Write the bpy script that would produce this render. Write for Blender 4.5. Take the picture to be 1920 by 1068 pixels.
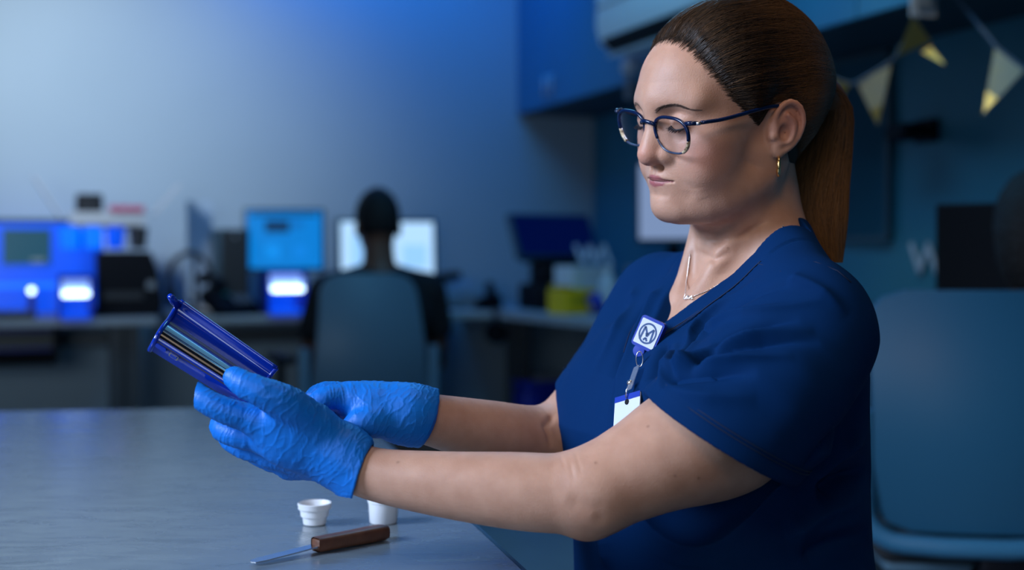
import bpy, bmesh, math, random
import numpy as np
from concurrent.futures import ThreadPoolExecutor
from mathutils import Vector, Matrix

for _o in list(bpy.data.objects):
    bpy.data.objects.remove(_o, do_unlink=True)
random.seed(7)
SC = bpy.context.scene
COL = SC.collection
R = math.radians

# ------------------------------------------------------------------ camera
F, CX, HY, CH = 2400.0, 960.0, 462.0, 1.06      # focal length in pixels, image centre column, horizon row, eye height
cam = bpy.data.cameras.new('camera')
cam.sensor_width = 36.0
cam.lens = 45.0
cam.shift_y = -(534.0 - HY) / 1920.0
cam.clip_start = 0.05
cam.dof.use_dof = True
cam.dof.focus_distance = 1.32
cam.dof.aperture_fstop = 2.5
camo = bpy.data.objects.new('camera', cam)
camo.location = (0, 0, CH)
camo.rotation_euler = (R(90), 0, 0)
COL.objects.link(camo)
SC.camera = camo
# ------------------------------------------------------------------ world, lamps, exposure
SC.view_settings.view_transform = 'Standard'
SC.view_settings.look = 'None'
SC.view_settings.gamma = 1.0
SC.view_settings.use_curve_mapping = False
SC.view_settings.exposure = 0.0
W = bpy.data.worlds.new('world')
SC.world = W
W.use_nodes = True
W.node_tree.nodes['Background'].inputs[0].default_value = (0.05, 0.16, 0.42, 1)
W.node_tree.nodes['Background'].inputs[1].default_value = 0.06


def lamp(name, kind, loc, target, power, color, size=1.0, size_y=None, spread=None, spot=None, blend=0.5):
    l = bpy.data.lights.new(name, kind)
    l.energy = power
    l.color = color
    if kind == 'AREA':
        l.size = size
        if size_y:
            l.shape = 'RECTANGLE'
            l.size_y = size_y
        if spread:
            l.spread = R(spread)
    else:
        l.shadow_soft_size = size
    if kind == 'SPOT':
        l.spot_size = R(spot)
        l.spot_blend = blend
    o = bpy.data.objects.new(name, l)
    o.location = loc
    o.rotation_euler = (Vector(target) - Vector(loc)).to_track_quat('-Z', 'Y').to_euler()
    COL.objects.link(o)
    return o


# room axes: the camera looks about 20 degrees off the room's own grid
UA = np.array([-0.339, 0.941])                  # along the right wall, away from the camera
VA = np.array([0.941, 0.339])                   # along the back wall, to the right
CORNER = np.array([0.40, 6.275])                # back right corner of the room


def room(u, v, z=0.0):
    """u metres out from the back wall, v metres left of the right wall"""
    p = CORNER - UA * u - VA * v
    return Vector((p[0], p[1], z))


def v_of(px, u):
    """how far left of the right wall something u metres from the back wall stands to appear in pixel column px"""
    k = (px - CX) / F
    return ((CORNER[0] - UA[0] * u) - k * (CORNER[1] - UA[1] * u)) / (VA[0] - k * VA[1])


def u_of(px, v):
    """the same along the right wall: distance from the back wall for something v metres off the right wall"""
    k = (px - CX) / F
    return ((CORNER[0] - VA[0] * v) - k * (CORNER[1] - VA[1] * v)) / (UA[0] - k * UA[1])


def at(px, py, d):
    """world point seen at pixel (px, py) of the 1920x1068 frame at depth d"""
    return np.array([(px - CX) / F * d, d, CH - (py - HY) / F * d])


# soft window light from the left, in front of the woman
lamp('window_light', 'AREA', (-2.10, 0.66, 2.15), (0.08, 1.38, 1.04), 11.0, (0.62, 0.76, 1.0), 1.2, 1.1, spread=42)
# ceiling light over the left of the room, washing the back wall
lamp('wall_wash', 'SPOT', (-1.95, 3.3, 2.45), (-1.78, 5.4, 1.66), 240, (0.74, 0.86, 1.0), 0.25, spot=56, blend=1.0)
# blue LED strip above the corner
lamp('blue_strip', 'AREA', tuple(room(0.55, 1.15, 2.66)), tuple(room(0.05, 0.95, 2.0)), 9.5, (0.0, 0.22, 1.0), 1.5, 0.12)
# dim ceiling light over the room
lamp('ceiling_light', 'AREA', tuple(room(2.6, 1.0, 2.68)), tuple(room(2.6, 0.6, 0)), 27, (0.16, 0.58, 1.0), 1.6, 1.0)
# dim fill added behind the camera, no window there
lamp('rear_fill', 'AREA', tuple(room(7.2, 4.0, 1.35)), tuple(room(0.0, 3.4, 0.3)), 10, (0.70, 0.86, 1.0), 1.8, 1.2, spread=80)
# small warm spot added to brighten the bunting
lamp('added_bunting_spot', 'SPOT', tuple(room(3.3, 1.0, 2.6)), tuple(at(1690, 130, 3.35)), 17, (1.0, 0.80, 0.45), 0.05, spot=34, blend=0.8)
# warm ceiling panel overhead
lamp('ceiling_panel', 'AREA', (0.45, 1.25, 2.66), (0.30, 1.42, 1.0), 0.75, (1.0, 0.80, 0.60), 0.6, 0.6, spread=60)
lamp('front_fill', 'AREA', (-0.30, -0.25, 2.30), (0.18, 1.35, 1.08), 0.8, (1.0, 0.72, 0.50), 0.7, 0.7, spread=44)  # unseen warm fill added for the near side of her face
# ------------------------------------------------------------------ materials
def mat(name, color, rough=0.5, metal=0.0, spec=0.5, emit=None, estr=0.0, sss=0.0, trans=0.0, alpha=1.0, bump=None, noise=None, coat=0.0, aniso=0.0, sheen=0.0, ior=1.45):
    """procedural Principled material. noise = (scale, second colour, contrast); bump = (scale, strength, distance)"""
    m = bpy.data.materials.new(name)
    m.use_nodes = True
    nt = m.node_tree
    b = nt.nodes['Principled BSDF']
    I = b.inputs
    I['Base Color'].default_value = (*color, 1)
    I['Roughness'].default_value = rough
    I['Metallic'].default_value = metal
    I['Specular IOR Level'].default_value = spec
    I['IOR'].default_value = ior
    I['Transmission Weight'].default_value = trans
    I['Alpha'].default_value = alpha
    I['Coat Weight'].default_value = coat
    I['Coat Roughness'].default_value = 0.1
    I['Sheen Weight'].default_value = sheen
    I['Anisotropic'].default_value = aniso
    if sss:
        I['Subsurface Weight'].default_value = sss
        I['Subsurface Radius'].default_value = (0.010, 0.004, 0.002)
        I['Subsurface Scale'].default_value = 0.6
    if emit:
        I['Emission Color'].default_value = (*emit, 1)
        I['Emission Strength'].default_value = estr
    tc = None
    if noise or bump:
        tc = nt.nodes.new('ShaderNodeTexCoord')
    if noise:
        n = nt.nodes.new('ShaderNodeTexNoise')
        n.inputs['Scale'].default_value = noise[0]
        n.inputs['Detail'].default_value = 6
        nt.links.new(tc.outputs['Object'], n.inputs['Vector'])
        cr = nt.nodes.new('ShaderNodeValToRGB')
        cr.color_ramp.elements[0].position = 0.5 - noise[2]
        cr.color_ramp.elements[1].position = 0.5 + noise[2]
        cr.color_ramp.elements[0].color = (*color, 1)
        cr.color_ramp.elements[1].color = (*noise[1], 1)
        nt.links.new(n.outputs['Fac'], cr.inputs['Fac'])
        nt.links.new(cr.outputs['Color'], I['Base Color'])
    if bump:
        n2 = nt.nodes.new('ShaderNodeTexNoise')
        n2.inputs['Scale'].default_value = bump[0]
        n2.inputs['Detail'].default_value = 4
        nt.links.new(tc.outputs['Object'], n2.inputs['Vector'])
        bp = nt.nodes.new('ShaderNodeBump')
        bp.inputs['Strength'].default_value = bump[1]
        bp.inputs['Distance'].default_value = bump[2]
        nt.links.new(n2.outputs['Fac'], bp.inputs['Height'])
        nt.links.new(bp.outputs['Normal'], I['Normal'])
    return m


def attr_color(m, attr, fac_colors):
    """mix material colours by mesh attributes: fac_colors = [(attribute, colour)] over the base"""
    nt = m.node_tree
    b = nt.nodes['Principled BSDF']
    src = None
    if b.inputs['Base Color'].is_linked:
        src = b.inputs['Base Color'].links[0].from_socket
    base = tuple(b.inputs['Base Color'].default_value)
    for a, c in fac_colors:
        at_ = nt.nodes.new('ShaderNodeAttribute')
        at_.attribute_name = a
        mx = nt.nodes.new('ShaderNodeMix')
        mx.data_type = 'RGBA'
        nt.links.new(at_.outputs['Fac'], mx.inputs[0])
        if src:
            nt.links.new(src, mx.inputs[6])
        else:
            mx.inputs[6].default_value = base
        mx.inputs[7].default_value = (*c, 1)
        src = mx.outputs[2]
    nt.links.new(src, b.inputs['Base Color'])


# ------------------------------------------------------------------ objects
def tag(o, label=None, cat=None, group=None, kind=None):
    if label: o['label'] = label
    if cat: o['category'] = cat
    if group: o['group'] = group
    if kind: o['kind'] = kind
    return o


def empty(name, loc=(0, 0, 0), rz=0.0, label=None, cat=None, group=None):
    o = bpy.data.objects.new(name, None)
    o.empty_display_size = 0.05
    o.location = loc
    o.rotation_euler = (0, 0, rz)
    COL.objects.link(o)
    return tag(o, label, cat, group)


def link_mesh(name, me, m, parent=None, smooth=False, inv=True):
    """inv: the mesh is in world coordinates, keep it there under its parent; else it is in the parent's own frame"""
    o = bpy.data.objects.new(name, me)
    if m: me.materials.append(m)
    COL.objects.link(o)
    if parent:
        o.parent = parent
        if inv:
            pm = Matrix.LocRotScale(parent.location, parent.rotation_euler, parent.scale)
            if parent.parent:
                q = parent.parent
                pm = Matrix.LocRotScale(q.location, q.rotation_euler, q.scale) @ parent.matrix_parent_inverse @ pm
            o.matrix_parent_inverse = pm.inverted()
    if smooth and len(me.polygons):
        me.polygons.foreach_set('use_smooth', np.ones(len(me.polygons), bool))
    return o


def from_arrays(name, V, Fq, m, parent=None, smooth=True, inv=True):
    me = bpy.data.meshes.new(name)
    V = np.asarray(V, np.float32)
    Fq = np.asarray(Fq, np.int32)
    n = Fq.shape[1]
    me.vertices.add(len(V)); me.vertices.foreach_set('co', V.ravel())
    me.loops.add(Fq.size); me.loops.foreach_set('vertex_index', Fq.ravel())
    me.polygons.add(len(Fq)); me.polygons.foreach_set('loop_start', np.arange(0, Fq.size, n, dtype=np.int32))
    me.update(calc_edges=True)
    return link_mesh(name, me, m, parent, smooth, inv)


class MB:
    """collects shapes for ONE mesh"""
    def __init__(s):
        s.bm = bmesh.new()

    def box(s, c, d, rz=0.0, bev=0.0, rot=None, seg=2):
        r = bmesh.ops.create_cube(s.bm, size=1.0)
        vs = r['verts']
        bmesh.ops.scale(s.bm, vec=d, verts=vs)
        if bev:
            es = list({e for v in vs for e in v.link_edges})
            rr = bmesh.ops.bevel(s.bm, geom=es, offset=bev, segments=seg, affect='EDGES', profile=0.5)
            vs = list({v for f in rr['faces'] for v in f.verts} | {v for v in vs if v.is_valid})
        M = rot.to_4x4() if rot is not None else Matrix.Rotation(rz, 4, 'Z')
        bmesh.ops.transform(s.bm, matrix=Matrix.Translation(c) @ M, verts=vs)
        return s

    def tube(s, pts, r, n=8, cap=True, closed=False, flat=1.0, up=None):
        pts = [Vector(p) for p in pts]
        rad = r if isinstance(r, (list, tuple)) else [r] * len(pts)
        rings = []
        N = len(pts)
        prev = None
        for i, p in enumerate(pts):
            if closed:
                t = pts[(i + 1) % N] - pts[(i - 1) % N]
            else:
                t = pts[min(i + 1, N - 1)] - pts[max(i - 1, 0)]
            t.normalize()
            if up is not None:
                a = Vector(up)
            elif prev is None:
                a = Vector((0, 0, 1)) if abs(t.z) < 0.9 else Vector((1, 0, 0))
            else:
                a = prev
            x = (a - t * a.dot(t)).normalized()
            prev = x
            y = t.cross(x)
            rings.append([s.bm.verts.new(p + (x * math.cos(k * 2 * math.pi / n) * flat + y * math.sin(k * 2 * math.pi / n)) * rad[i]) for k in range(n)])
        m = N if closed else N - 1
        for i in range(m):
            A, B = rings[i], rings[(i + 1) % N]
            for k in range(n):
                s.bm.faces.new((A[k], A[(k + 1) % n], B[(k + 1) % n], B[k]))
        if cap and not closed:
            s.bm.faces.new(rings[0][::-1]); s.bm.faces.new(rings[-1])
        return s

    def lathe(s, prof, c=(0, 0, 0), n=32, M=None, cap=True):
        """prof = [(radius, z)]"""
        rings = []
        for r, z in prof:
            ring = []
            for k in range(n):
                v = Vector((r * math.cos(2 * math.pi * k / n), r * math.sin(2 * math.pi * k / n), z))
                if M is not None: v = M @ v
                ring.append(s.bm.verts.new(v + Vector(c)))
            rings.append(ring)
        for A, B in zip(rings, rings[1:]):
            for k in range(n):
                s.bm.faces.new((A[k], A[(k + 1) % n], B[(k + 1) % n], B[k]))
        if cap:
            s.bm.faces.new(rings[0][::-1]); s.bm.faces.new(rings[-1])
        return s

    def prism(s, outline, h, M=None):
        """outline in xy extruded by h along z, placed by matrix M"""
        M = M or Matrix()
        a = [s.bm.verts.new(M @ Vector((x, y, 0))) for x, y in outline]
        b = [s.bm.verts.new(M @ Vector((x, y, h))) for x, y in outline]
        n = len(a)
        for k in range(n):
            s.bm.faces.new((a[k], a[(k + 1) % n], b[(k + 1) % n], b[k]))
        s.bm.faces.new(a[::-1]); s.bm.faces.new(b)
        return s

    def grid(s, P):
        """P[i][j] points of a surface"""
        vs = [[s.bm.verts.new(Vector(p)) for p in row] for row in P]
        for a, b in zip(vs, vs[1:]):
            for k in range(len(a) - 1):
                s.bm.faces.new((a[k], a[k + 1], b[k + 1], b[k]))
        return s

    def build(s, name, m, parent=None, smooth=False, inv=True):
        bmesh.ops.recalc_face_normals(s.bm, faces=s.bm.faces[:])
        me = bpy.data.meshes.new(name)
        s.bm.to_mesh(me); s.bm.free()
        return link_mesh(name, me, m, parent, smooth, inv)


def auto_smooth(o, deg=40):
    me = o.data
    me.polygons.foreach_set('use_smooth', np.ones(len(me.polygons), bool))
    try:
        me.set_sharp_from_angle(angle=R(deg))
    except Exception:
        pass
    return o


def rrect(w, h, r, n=6):
    """rounded rectangle outline"""
    out = []
    for cx, cy, a0 in ((w / 2 - r, h / 2 - r, 0), (-w / 2 + r, h / 2 - r, 90), (-w / 2 + r, -h / 2 + r, 180), (w / 2 - r, -h / 2 + r, 270)):
        for k in range(n + 1):
            a = R(a0 + 90 * k / n)
            out.append((cx + r * math.cos(a), cy + r * math.sin(a)))
    return out


def frame_mat(o, x, y, z):
    """4x4 with columns x, y, z and origin o"""
    M = Matrix.Identity(4)
    for i in range(3):
        M[i][0], M[i][1], M[i][2], M[i][3] = x[i], y[i], z[i], o[i]
    return M


# ------------------------------------------------------------------ signed distance modelling
f32 = np.float32


def arr(p): return np.asarray(p, f32)


def s_ball(p, c, r): return np.linalg.norm(p - arr(c), axis=1) - f32(r)


def s_ell(p, c, r, M=None):
    q = p - arr(c)
    if M is not None: q = q @ arr(M)
    r = arr(r)
    k0 = np.linalg.norm(q / r, axis=1)
    k1 = np.linalg.norm(q / (r * r), axis=1) + f32(1e-9)
    return np.where(k0 < 1e-3, -r.min(), k0 * (k0 - 1) / k1).astype(f32)


def s_cone(p, a, b, ra, rb):
    """round cone from a (radius ra) to b (radius rb)"""
    a = arr(a); b = arr(b)
    ba = b - a
    l2 = float(ba @ ba)
    rr = float(ra - rb)
    pa = p - a
    if l2 < 1e-10 or l2 <= rr * rr:
        return np.linalg.norm(pa, axis=1) - f32(max(ra, rb))
    L = math.sqrt(l2)
    u = ba / f32(L)
    y = pa @ u                                    # along the axis
    x = np.sqrt(np.maximum((pa * pa).sum(1) - y * y, 0))
    s = rr / L
    c = math.sqrt(1 - s * s)
    w = y * f32(c) - x * f32(s)                   # position along the slanted side
    d = x * f32(c) + y * f32(s) - f32(ra)
    d = np.where(w < 0, np.sqrt(x * x + y * y) - f32(ra), d)
    return np.where(w > L * c, np.sqrt(x * x + (y - f32(L)) ** 2) - f32(rb), d)


def smin(a, b, k):
    h = np.maximum(k - np.abs(a - b), 0) / f32(k)
    return np.minimum(a, b) - h * h * f32(k * 0.25)


def smax(a, b, k): return -smin(-a, -b, k)


def spline(pts, sub=4):
    """Catmull-Rom through rows of pts"""
    P = np.asarray(pts, float)
    n = len(P)
    if n < 3: return P
    E = np.concatenate([[2 * P[0] - P[1]], P, [2 * P[-1] - P[-2]]])
    out = []
    for i in range(n - 1):
        a, b, c, d = E[i:i + 4]
        for k in range(sub):
            t = k / sub
            out.append(.5 * (2 * b + (c - a) * t + (2 * a - 5 * b + 4 * c - d) * t * t + (3 * b - a - 3 * c + d) * t ** 3))
    out.append(P[-1])
    return np.array(out)


def s_chain(p, pts, rad, k=0.0, sub=3):
    S = spline(np.column_stack([np.asarray(pts, float), np.asarray(rad, float)]), sub)
    d = None
    for i in range(len(S) - 1):
        e = s_cone(p, S[i, :3], S[i + 1, :3], S[i, 3], S[i + 1, 3])
        d = e if d is None else np.minimum(d, e)
    return d


_rs = np.random.RandomState(11)
_LAT = _rs.rand(64, 64, 64).astype(f32)


def vnoise(p):
    """smooth value noise 0..1"""
    i = np.floor(p).astype(np.int64)
    t = (p - i).astype(f32)
    t = t * t * (3 - 2 * t)
    i &= 63; j = (i + 1) & 63
    x, y, z = t[:, 0], t[:, 1], t[:, 2]
    L = _LAT
    def lerp(a, b, w): return a + (b - a) * w
    c00 = lerp(L[i[:, 0], i[:, 1], i[:, 2]], L[j[:, 0], i[:, 1], i[:, 2]], x)
    c10 = lerp(L[i[:, 0], j[:, 1], i[:, 2]], L[j[:, 0], j[:, 1], i[:, 2]], x)
    c01 = lerp(L[i[:, 0], i[:, 1], j[:, 2]], L[j[:, 0], i[:, 1], j[:, 2]], x)
    c11 = lerp(L[i[:, 0], j[:, 1], j[:, 2]], L[j[:, 0], j[:, 1], j[:, 2]], x)
    return lerp(lerp(c00, c10, y), lerp(c01, c11, y), z)


def sstep(x, a, b):
    t = np.clip((x - a) / (b - a), 0, 1)
    return t * t * (3 - 2 * t)


def poly_dist(p, pts):
    """distance to a polyline and the running parameter 0..1 along it"""
    pts = arr(pts)
    seg = np.linalg.norm(np.diff(pts, axis=0), axis=1)
    cum = np.concatenate([[0], np.cumsum(seg)]); L = cum[-1]
    best = np.full(len(p), 1e9, f32); par = np.zeros(len(p), f32)
    for i in range(len(pts) - 1):
        ba = pts[i + 1] - pts[i]
        t = np.clip(((p - pts[i]) @ ba) / f32(ba @ ba + 1e-12), 0, 1)
        d = np.linalg.norm(p - pts[i] - t[:, None] * ba, axis=1)
        m = d < best
        best[m] = d[m]; par[m] = ((cum[i] + t * seg[i]) / L)[m]
    return best, par


def chunked(f, p, n=24000):
    """evaluate f over many points in cache-sized pieces, on four threads"""
    p = np.asarray(p, f32)
    if len(p) <= n: return f(p).astype(f32)
    parts = [p[i:i + n] for i in range(0, len(p), n)]
    with ThreadPoolExecutor(4) as ex:
        return np.concatenate(list(ex.map(lambda q: f(q).astype(f32), parts)))


def near(p, d, c, r, f):
    """apply d = f(points, d) only to the points within r of c"""
    m = ((p - arr(c)) ** 2).sum(1) < r * r
    if m.any():
        d = d.copy()
        d[m] = f(p[m], d[m])
    return d


def sdf_mesh(f, lo, hi, h, levels=4, lip=1.2, margin=0.003, proj=1):
    """sparse surface nets: returns vertices, quads, normals"""
    lo = np.asarray(lo, float); hi = np.asarray(hi, float)
    S = 2 ** levels
    n = np.ceil((hi - lo) / (h * S)).astype(int)
    g = np.stack(np.meshgrid(*[np.arange(k) for k in n], indexing='ij'), -1).reshape(-1, 3)
    for L in range(levels, -1, -1):
        s = 2 ** L
        c = lo + (g + 0.5) * (h * s)
        d = chunked(f, c)
        g = g[np.abs(d) < h * s * 0.867 * lip + (margin if L else h * 0.3)]
        if L:
            off = np.stack(np.meshgrid([0, 1], [0, 1], [0, 1], indexing='ij'), -1).reshape(-1, 3)
            g = (g[:, None, :] * 2 + off[None]).reshape(-1, 3)
    N = (n * S + 2).astype(np.int64)
    key = lambda q: (q[..., 0] * N[1] + q[..., 1]) * N[2] + q[..., 2]
    g = g.astype(np.int64)
    ck = key(g); o = np.argsort(ck); g = g[o]; ck = ck[o]
    off = np.stack(np.meshgrid([0, 1], [0, 1], [0, 1], indexing='ij'), -1).reshape(-1, 3).astype(np.int64)
    corners = g[:, None, :] + off[None]
    kk = key(corners)
    uk, inv = np.unique(kk.ravel(), return_inverse=True)
    up = np.stack([uk // (N[1] * N[2]), (uk // N[2]) % N[1], uk % N[2]], 1)
    uv = chunked(f, lo + up * h)
    val = uv[inv].reshape(-1, 8)
    neg = val < 0
    act = neg.any(1) & ~neg.all(1)
    g, val, ck, neg = g[act], val[act], ck[act], neg[act]
    E = [(a, b) for a in range(8) for b in range(a + 1, 8) if np.abs(off[a] - off[b]).sum() == 1]
    acc = np.zeros((len(g), 3)); cnt = np.zeros(len(g))
    for a, b in E:
        m = neg[:, a] != neg[:, b]
        t = val[m, a] / (val[m, a] - val[m, b])
        acc[m] += off[a] + t[:, None] * (off[b] - off[a])
        cnt[m] += 1
    V = lo + (g + acc / cnt[:, None]) * h
    quads = []
    cid = {}
    for ax in range(3):
        b = [4, 2, 1][ax]                 # corner index of the +axis neighbour of corner 0 (off order x,y,z)
        m = neg[:, 0] != neg[:, b]
        base = g[m]; flip = neg[m, 0]
        u = np.zeros(3, np.int64); v = np.zeros(3, np.int64)
        u[(ax + 1) % 3] = 1; v[(ax + 2) % 3] = 1
        ids = []
        ok = np.ones(len(base), bool)
        for q in (base, base - u, base - u - v, base - v):
            k_ = key(q); j = np.clip(np.searchsorted(ck, k_), 0, len(ck) - 1)
            ok &= ck[j] == k_
            ids.append(j)
        Q = np.stack(ids, 1)
        Q[~flip] = Q[~flip][:, ::-1]
        quads.append(Q[ok])
    Q = np.concatenate(quads)
    # settle the vertices on the surface, with the slope taken from the cell corners
    v8 = val.reshape(-1, 2, 2, 2)
    gr = np.stack([(v8[:, 1] - v8[:, 0]).mean((1, 2)), (v8[:, :, 1] - v8[:, :, 0]).mean((1, 2)), (v8[:, :, :, 1] - v8[:, :, :, 0]).mean((1, 2))], 1) / h
    gn = np.linalg.norm(gr, axis=1) + 1e-9
    for it in range(proj):
        d = chunked(f, V)
        V = V - gr / gn[:, None] * np.clip(d / np.maximum(gn, .3), -h, h)[:, None]
    return V, Q, mesh_normals(V, Q)


def mesh_normals(V, Q):
    n = np.cross(V[Q[:, 2]] - V[Q[:, 0]], V[Q[:, 3]] - V[Q[:, 1]])
    out = np.zeros_like(V)
    for k in range(3):
        out[:, k] = sum(np.bincount(Q[:, c], n[:, k], len(V)) for c in range(4))
    return out / (np.linalg.norm(out, axis=1, keepdims=True) + 1e-15)


def march(f, px, py, d0, d1, n=400):
    """first surface point of f along the line of sight through a pixel"""
    d = np.linspace(d0, d1, n)
    P = np.stack([at(px, py, k) for k in d])
    v = chunked(f, P)
    i = np.where(v < 0)[0]
    if len(i) == 0:
        return P[np.argmin(v)]
    i = i[0]
    if i == 0: return P[0]
    t = v[i - 1] / (v[i - 1] - v[i])
    return P[i - 1] * (1 - t) + P[i] * t


def add_attr(o, name, values):
    a = o.data.attributes.new(name, 'FLOAT', 'POINT')
    a.data.foreach_set('value', np.asarray(values, f32))
# ------------------------------------------------------------------ the room
RZ = math.atan2(VA[1], VA[0])                    # turn of the room's own axes
M_WALL = mat('painted_wall', (.36, .45, .51), .6, noise=(3, (.38, .47, .53), .3), bump=(60, .05, .002))
M_TEAL = mat('teal_wall', (.045, .235, .330), .55, noise=(2.5, (.050, .250, .345), .3), bump=(60, .05, .002))
M_FLOOR = mat('vinyl_floor', (.34, .36, .39), .35, noise=(5, (.40, .42, .45), .2))
M_CEIL = mat('ceiling_paint', (.55, .56, .58), .8, noise=(4, (.58, .59, .60), .3))
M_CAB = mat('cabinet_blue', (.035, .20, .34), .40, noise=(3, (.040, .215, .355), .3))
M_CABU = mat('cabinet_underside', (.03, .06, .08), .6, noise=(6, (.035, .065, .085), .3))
M_ALU = mat('brushed_aluminium', (.55, .57, .60), .35, metal=1.0, bump=(200, .05, .001))
M_BLACK = mat('black_plastic', (.004, .005, .009), .6, spec=.2, bump=(300, .05, .0005))
M_DARK = mat('dark_grey_plastic', (.030, .034, .040), .5, bump=(300, .05, .0005))
M_GREY = mat('grey_plastic', (.26, .29, .33), .45, bump=(300, .05, .0005))
M_WHITE = mat('white_plastic', (.72, .73, .75), .35, bump=(300, .03, .0005))
M_DESK = mat('desk_laminate', (.42, .43, .45), .38, noise=(30, (.46, .47, .49), .3))
M_LEG = mat('desk_leg_steel', (.07, .08, .09), .45, metal=.3, bump=(200, .05, .0005))


def struct(name, m, boxes):
    mb = MB()
    for c, d in boxes:
        mb.box(c, d)
    o = mb.build(name, m, None)
    o.location = (CORNER[0], CORNER[1], 0); o.rotation_euler = (0, 0, RZ)
    return tag(o, kind='structure')


# local axes of the structure: x along the back wall (right is +), y along the right wall (away is +), origin in the corner
struct('floor', M_FLOOR, [((-2.6, -3.7, -.05), (5.6, 7.8, .1))])
struct('ceiling', M_CEIL, [((-2.6, -3.7, 2.75), (5.6, 7.8, .1))])
struct('wall_back', M_WALL, [((-2.6, .05, 1.35), (5.6, .1, 2.7))])
struct('wall_right', M_TEAL, [((.05, -3.7, 1.35), (.1, 7.6, 2.7))])
struct('wall_left', M_WALL, [((-5.25, -3.7, 1.35), (.1, 7.6, 2.7))])
struct('wall_front', M_WALL, [((-2.6, -7.45, 1.35), (5.6, .1, 2.7))])
struct('baseboard_back', M_DARK, [((-2.55, -.008, .05), (5.1, .016, .1))])
struct('baseboard_right', M_DARK, [((-.008, -3.7, .05), (.016, 7.4, .1))])


def thing(name, u, v, z, label, cat, group=None, turn=0.0):
    """an Empty at a room position; its own x runs along the back wall, y away from the camera side"""
    p = room(u, v, z)
    return empty(name, p, RZ + turn, label, cat, group)


def part(t, name, m, mb, smooth=0):
    o = mb.build(name, m, t, False, inv=False)
    if smooth: auto_smooth(o, smooth)
    return o


# wall cabinets along the right wall
cab_words = ['beside the corner', 'behind the air conditioner', 'above the woman', 'above the gold bunting', 'nearest the camera']
us = [0.0, .92, 1.85, 2.75, 3.65, 4.6]
for i in range(5):
    w = us[i + 1] - us[i]
    t = thing('wall_cabinet', (us[i] + us[i + 1]) / 2, .20, 1.69, 'blue wall cabinet on the right wall ' + cab_words[i], 'cabinet', 'blue wall cabinets')
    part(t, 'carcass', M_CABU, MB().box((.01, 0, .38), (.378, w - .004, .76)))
    for k in (-1, 1):
        dw = w / 2 - .006
        o = part(t, 'door', M_CAB, MB().box((-.19, k * w / 4, .385), (.020, dw, .765), bev=.003))
        h = part(o, 'handle', M_ALU, MB().tube([(-.203, k * .04, .03), (-.222, k * .04, .03), (-.222, k * .04, .13), (-.203, k * .04, .13)], .005, 8), 60)
        h.parent = o

# air conditioner hung in front of the cabinets
t = thing('air_conditioner', 1.90, .40, 1.765, 'white split air conditioner on the blue wall cabinets', 'air conditioner')
prof = [(0, .02), (-.06, 0), (-.15, .005), (-.20, .04), (-.215, .10), (-.21, .24), (-.18, .285), (0, .285)]
Mx = frame_mat((0, -.46, 0), (1, 0, 0), (0, 0, 1), (0, 1, 0))
part(t, 'casing', M_WHITE, MB().prism(prof, .92, Mx), 30)
part(t, 'air_outlet', M_BLACK, MB().box((-.186, 0, .030), (.012, .84, .058), rot=Matrix.Rotation(R(-48), 3, 'Y')))
part(t, 'louver', M_WHITE, MB().box((-.160, 0, -.006), (.060, .84, .008), rot=Matrix.Rotation(R(-10), 3, 'Y'), bev=.003))
part(t, 'seam', M_GREY, MB().box((-.2155, 0, .17), (.004, .90, .004)))
t = thing('pipe_conduit', 1.33, .405, 1.62, 'thin pale pipe running down from the air conditioner', 'pipe')
part(t, 'pipe', M_GREY, MB().tube([(-.025, 0, 0), (-.025, 0, .60)], .016, 12), 40)
part(t, 'coupling', M_WHITE, MB().lathe([(.022, 0), (.03, .01), (.03, .05), (.022, .06)], (-.025, 0, .10), 16), 40)


# ------------------------------------------------------------------ desks
def desk(name, v0, v1, label, legs):
    t = thing(name, .36, (v0 + v1) / 2, 0, label, 'desk')
    w = v1 - v0
    part(t, 'desktop', M_DESK, MB().box((0, 0, .775), (w, .70, .030), bev=.006))
    for x in legs:
        o = part(t, 'leg', M_LEG, MB().box((x, -.20, .38), (.07, .05, .76), bev=.004))
        part(t, 'foot', M_LEG, MB().box((x, 0, .02), (.07, .62, .035), bev=.006))
    part(t, 'crossbar', M_LEG, MB().box((0, .16, .68), (w - .3, .03, .06)))
    return t


desk('desk', v_of(297, .70), v_of(297, .70) + 2.0, 'pale desk with the glowing blue light box', [.86, -.85])
desk('desk', .765, v_of(326, .70), 'pale desk where the man in black sits', [.80, -.80])
# corner desk with a rounded front running along the right wall
t = thing('corner_desk', 0, 0, 0, 'pale corner desk with the yellow box on it', 'desk')
ol = [(-.01, -.012)] + [(-.69, -.012), (-.69, -.72)]
for k in range(0, 9):
    ol.append((-.74 + (k / 8) * .10, -.72 - .10 * k - .02 * math.sin(math.pi * k / 8)))
ol += [(-.60, -2.3), (-.01, -2.3)]
part(t, 'desktop', M_DESK, MB().prism(ol, .030, Matrix.Translation((0, 0, .76))))
for x, y in ((-.60, -.62), (-.56, -1.35), (-.08, -.62), (-.56, -2.2)):
    part(t, 'leg', M_LEG, MB().box((x, y, .38), (.06, .06, .755), bev=.004))


# ------------------------------------------------------------------ screens and things on the desks
def emis(name, c, s):
    return mat(name, (.01, .01, .01), .3, emit=c, estr=s, noise=None)


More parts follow.
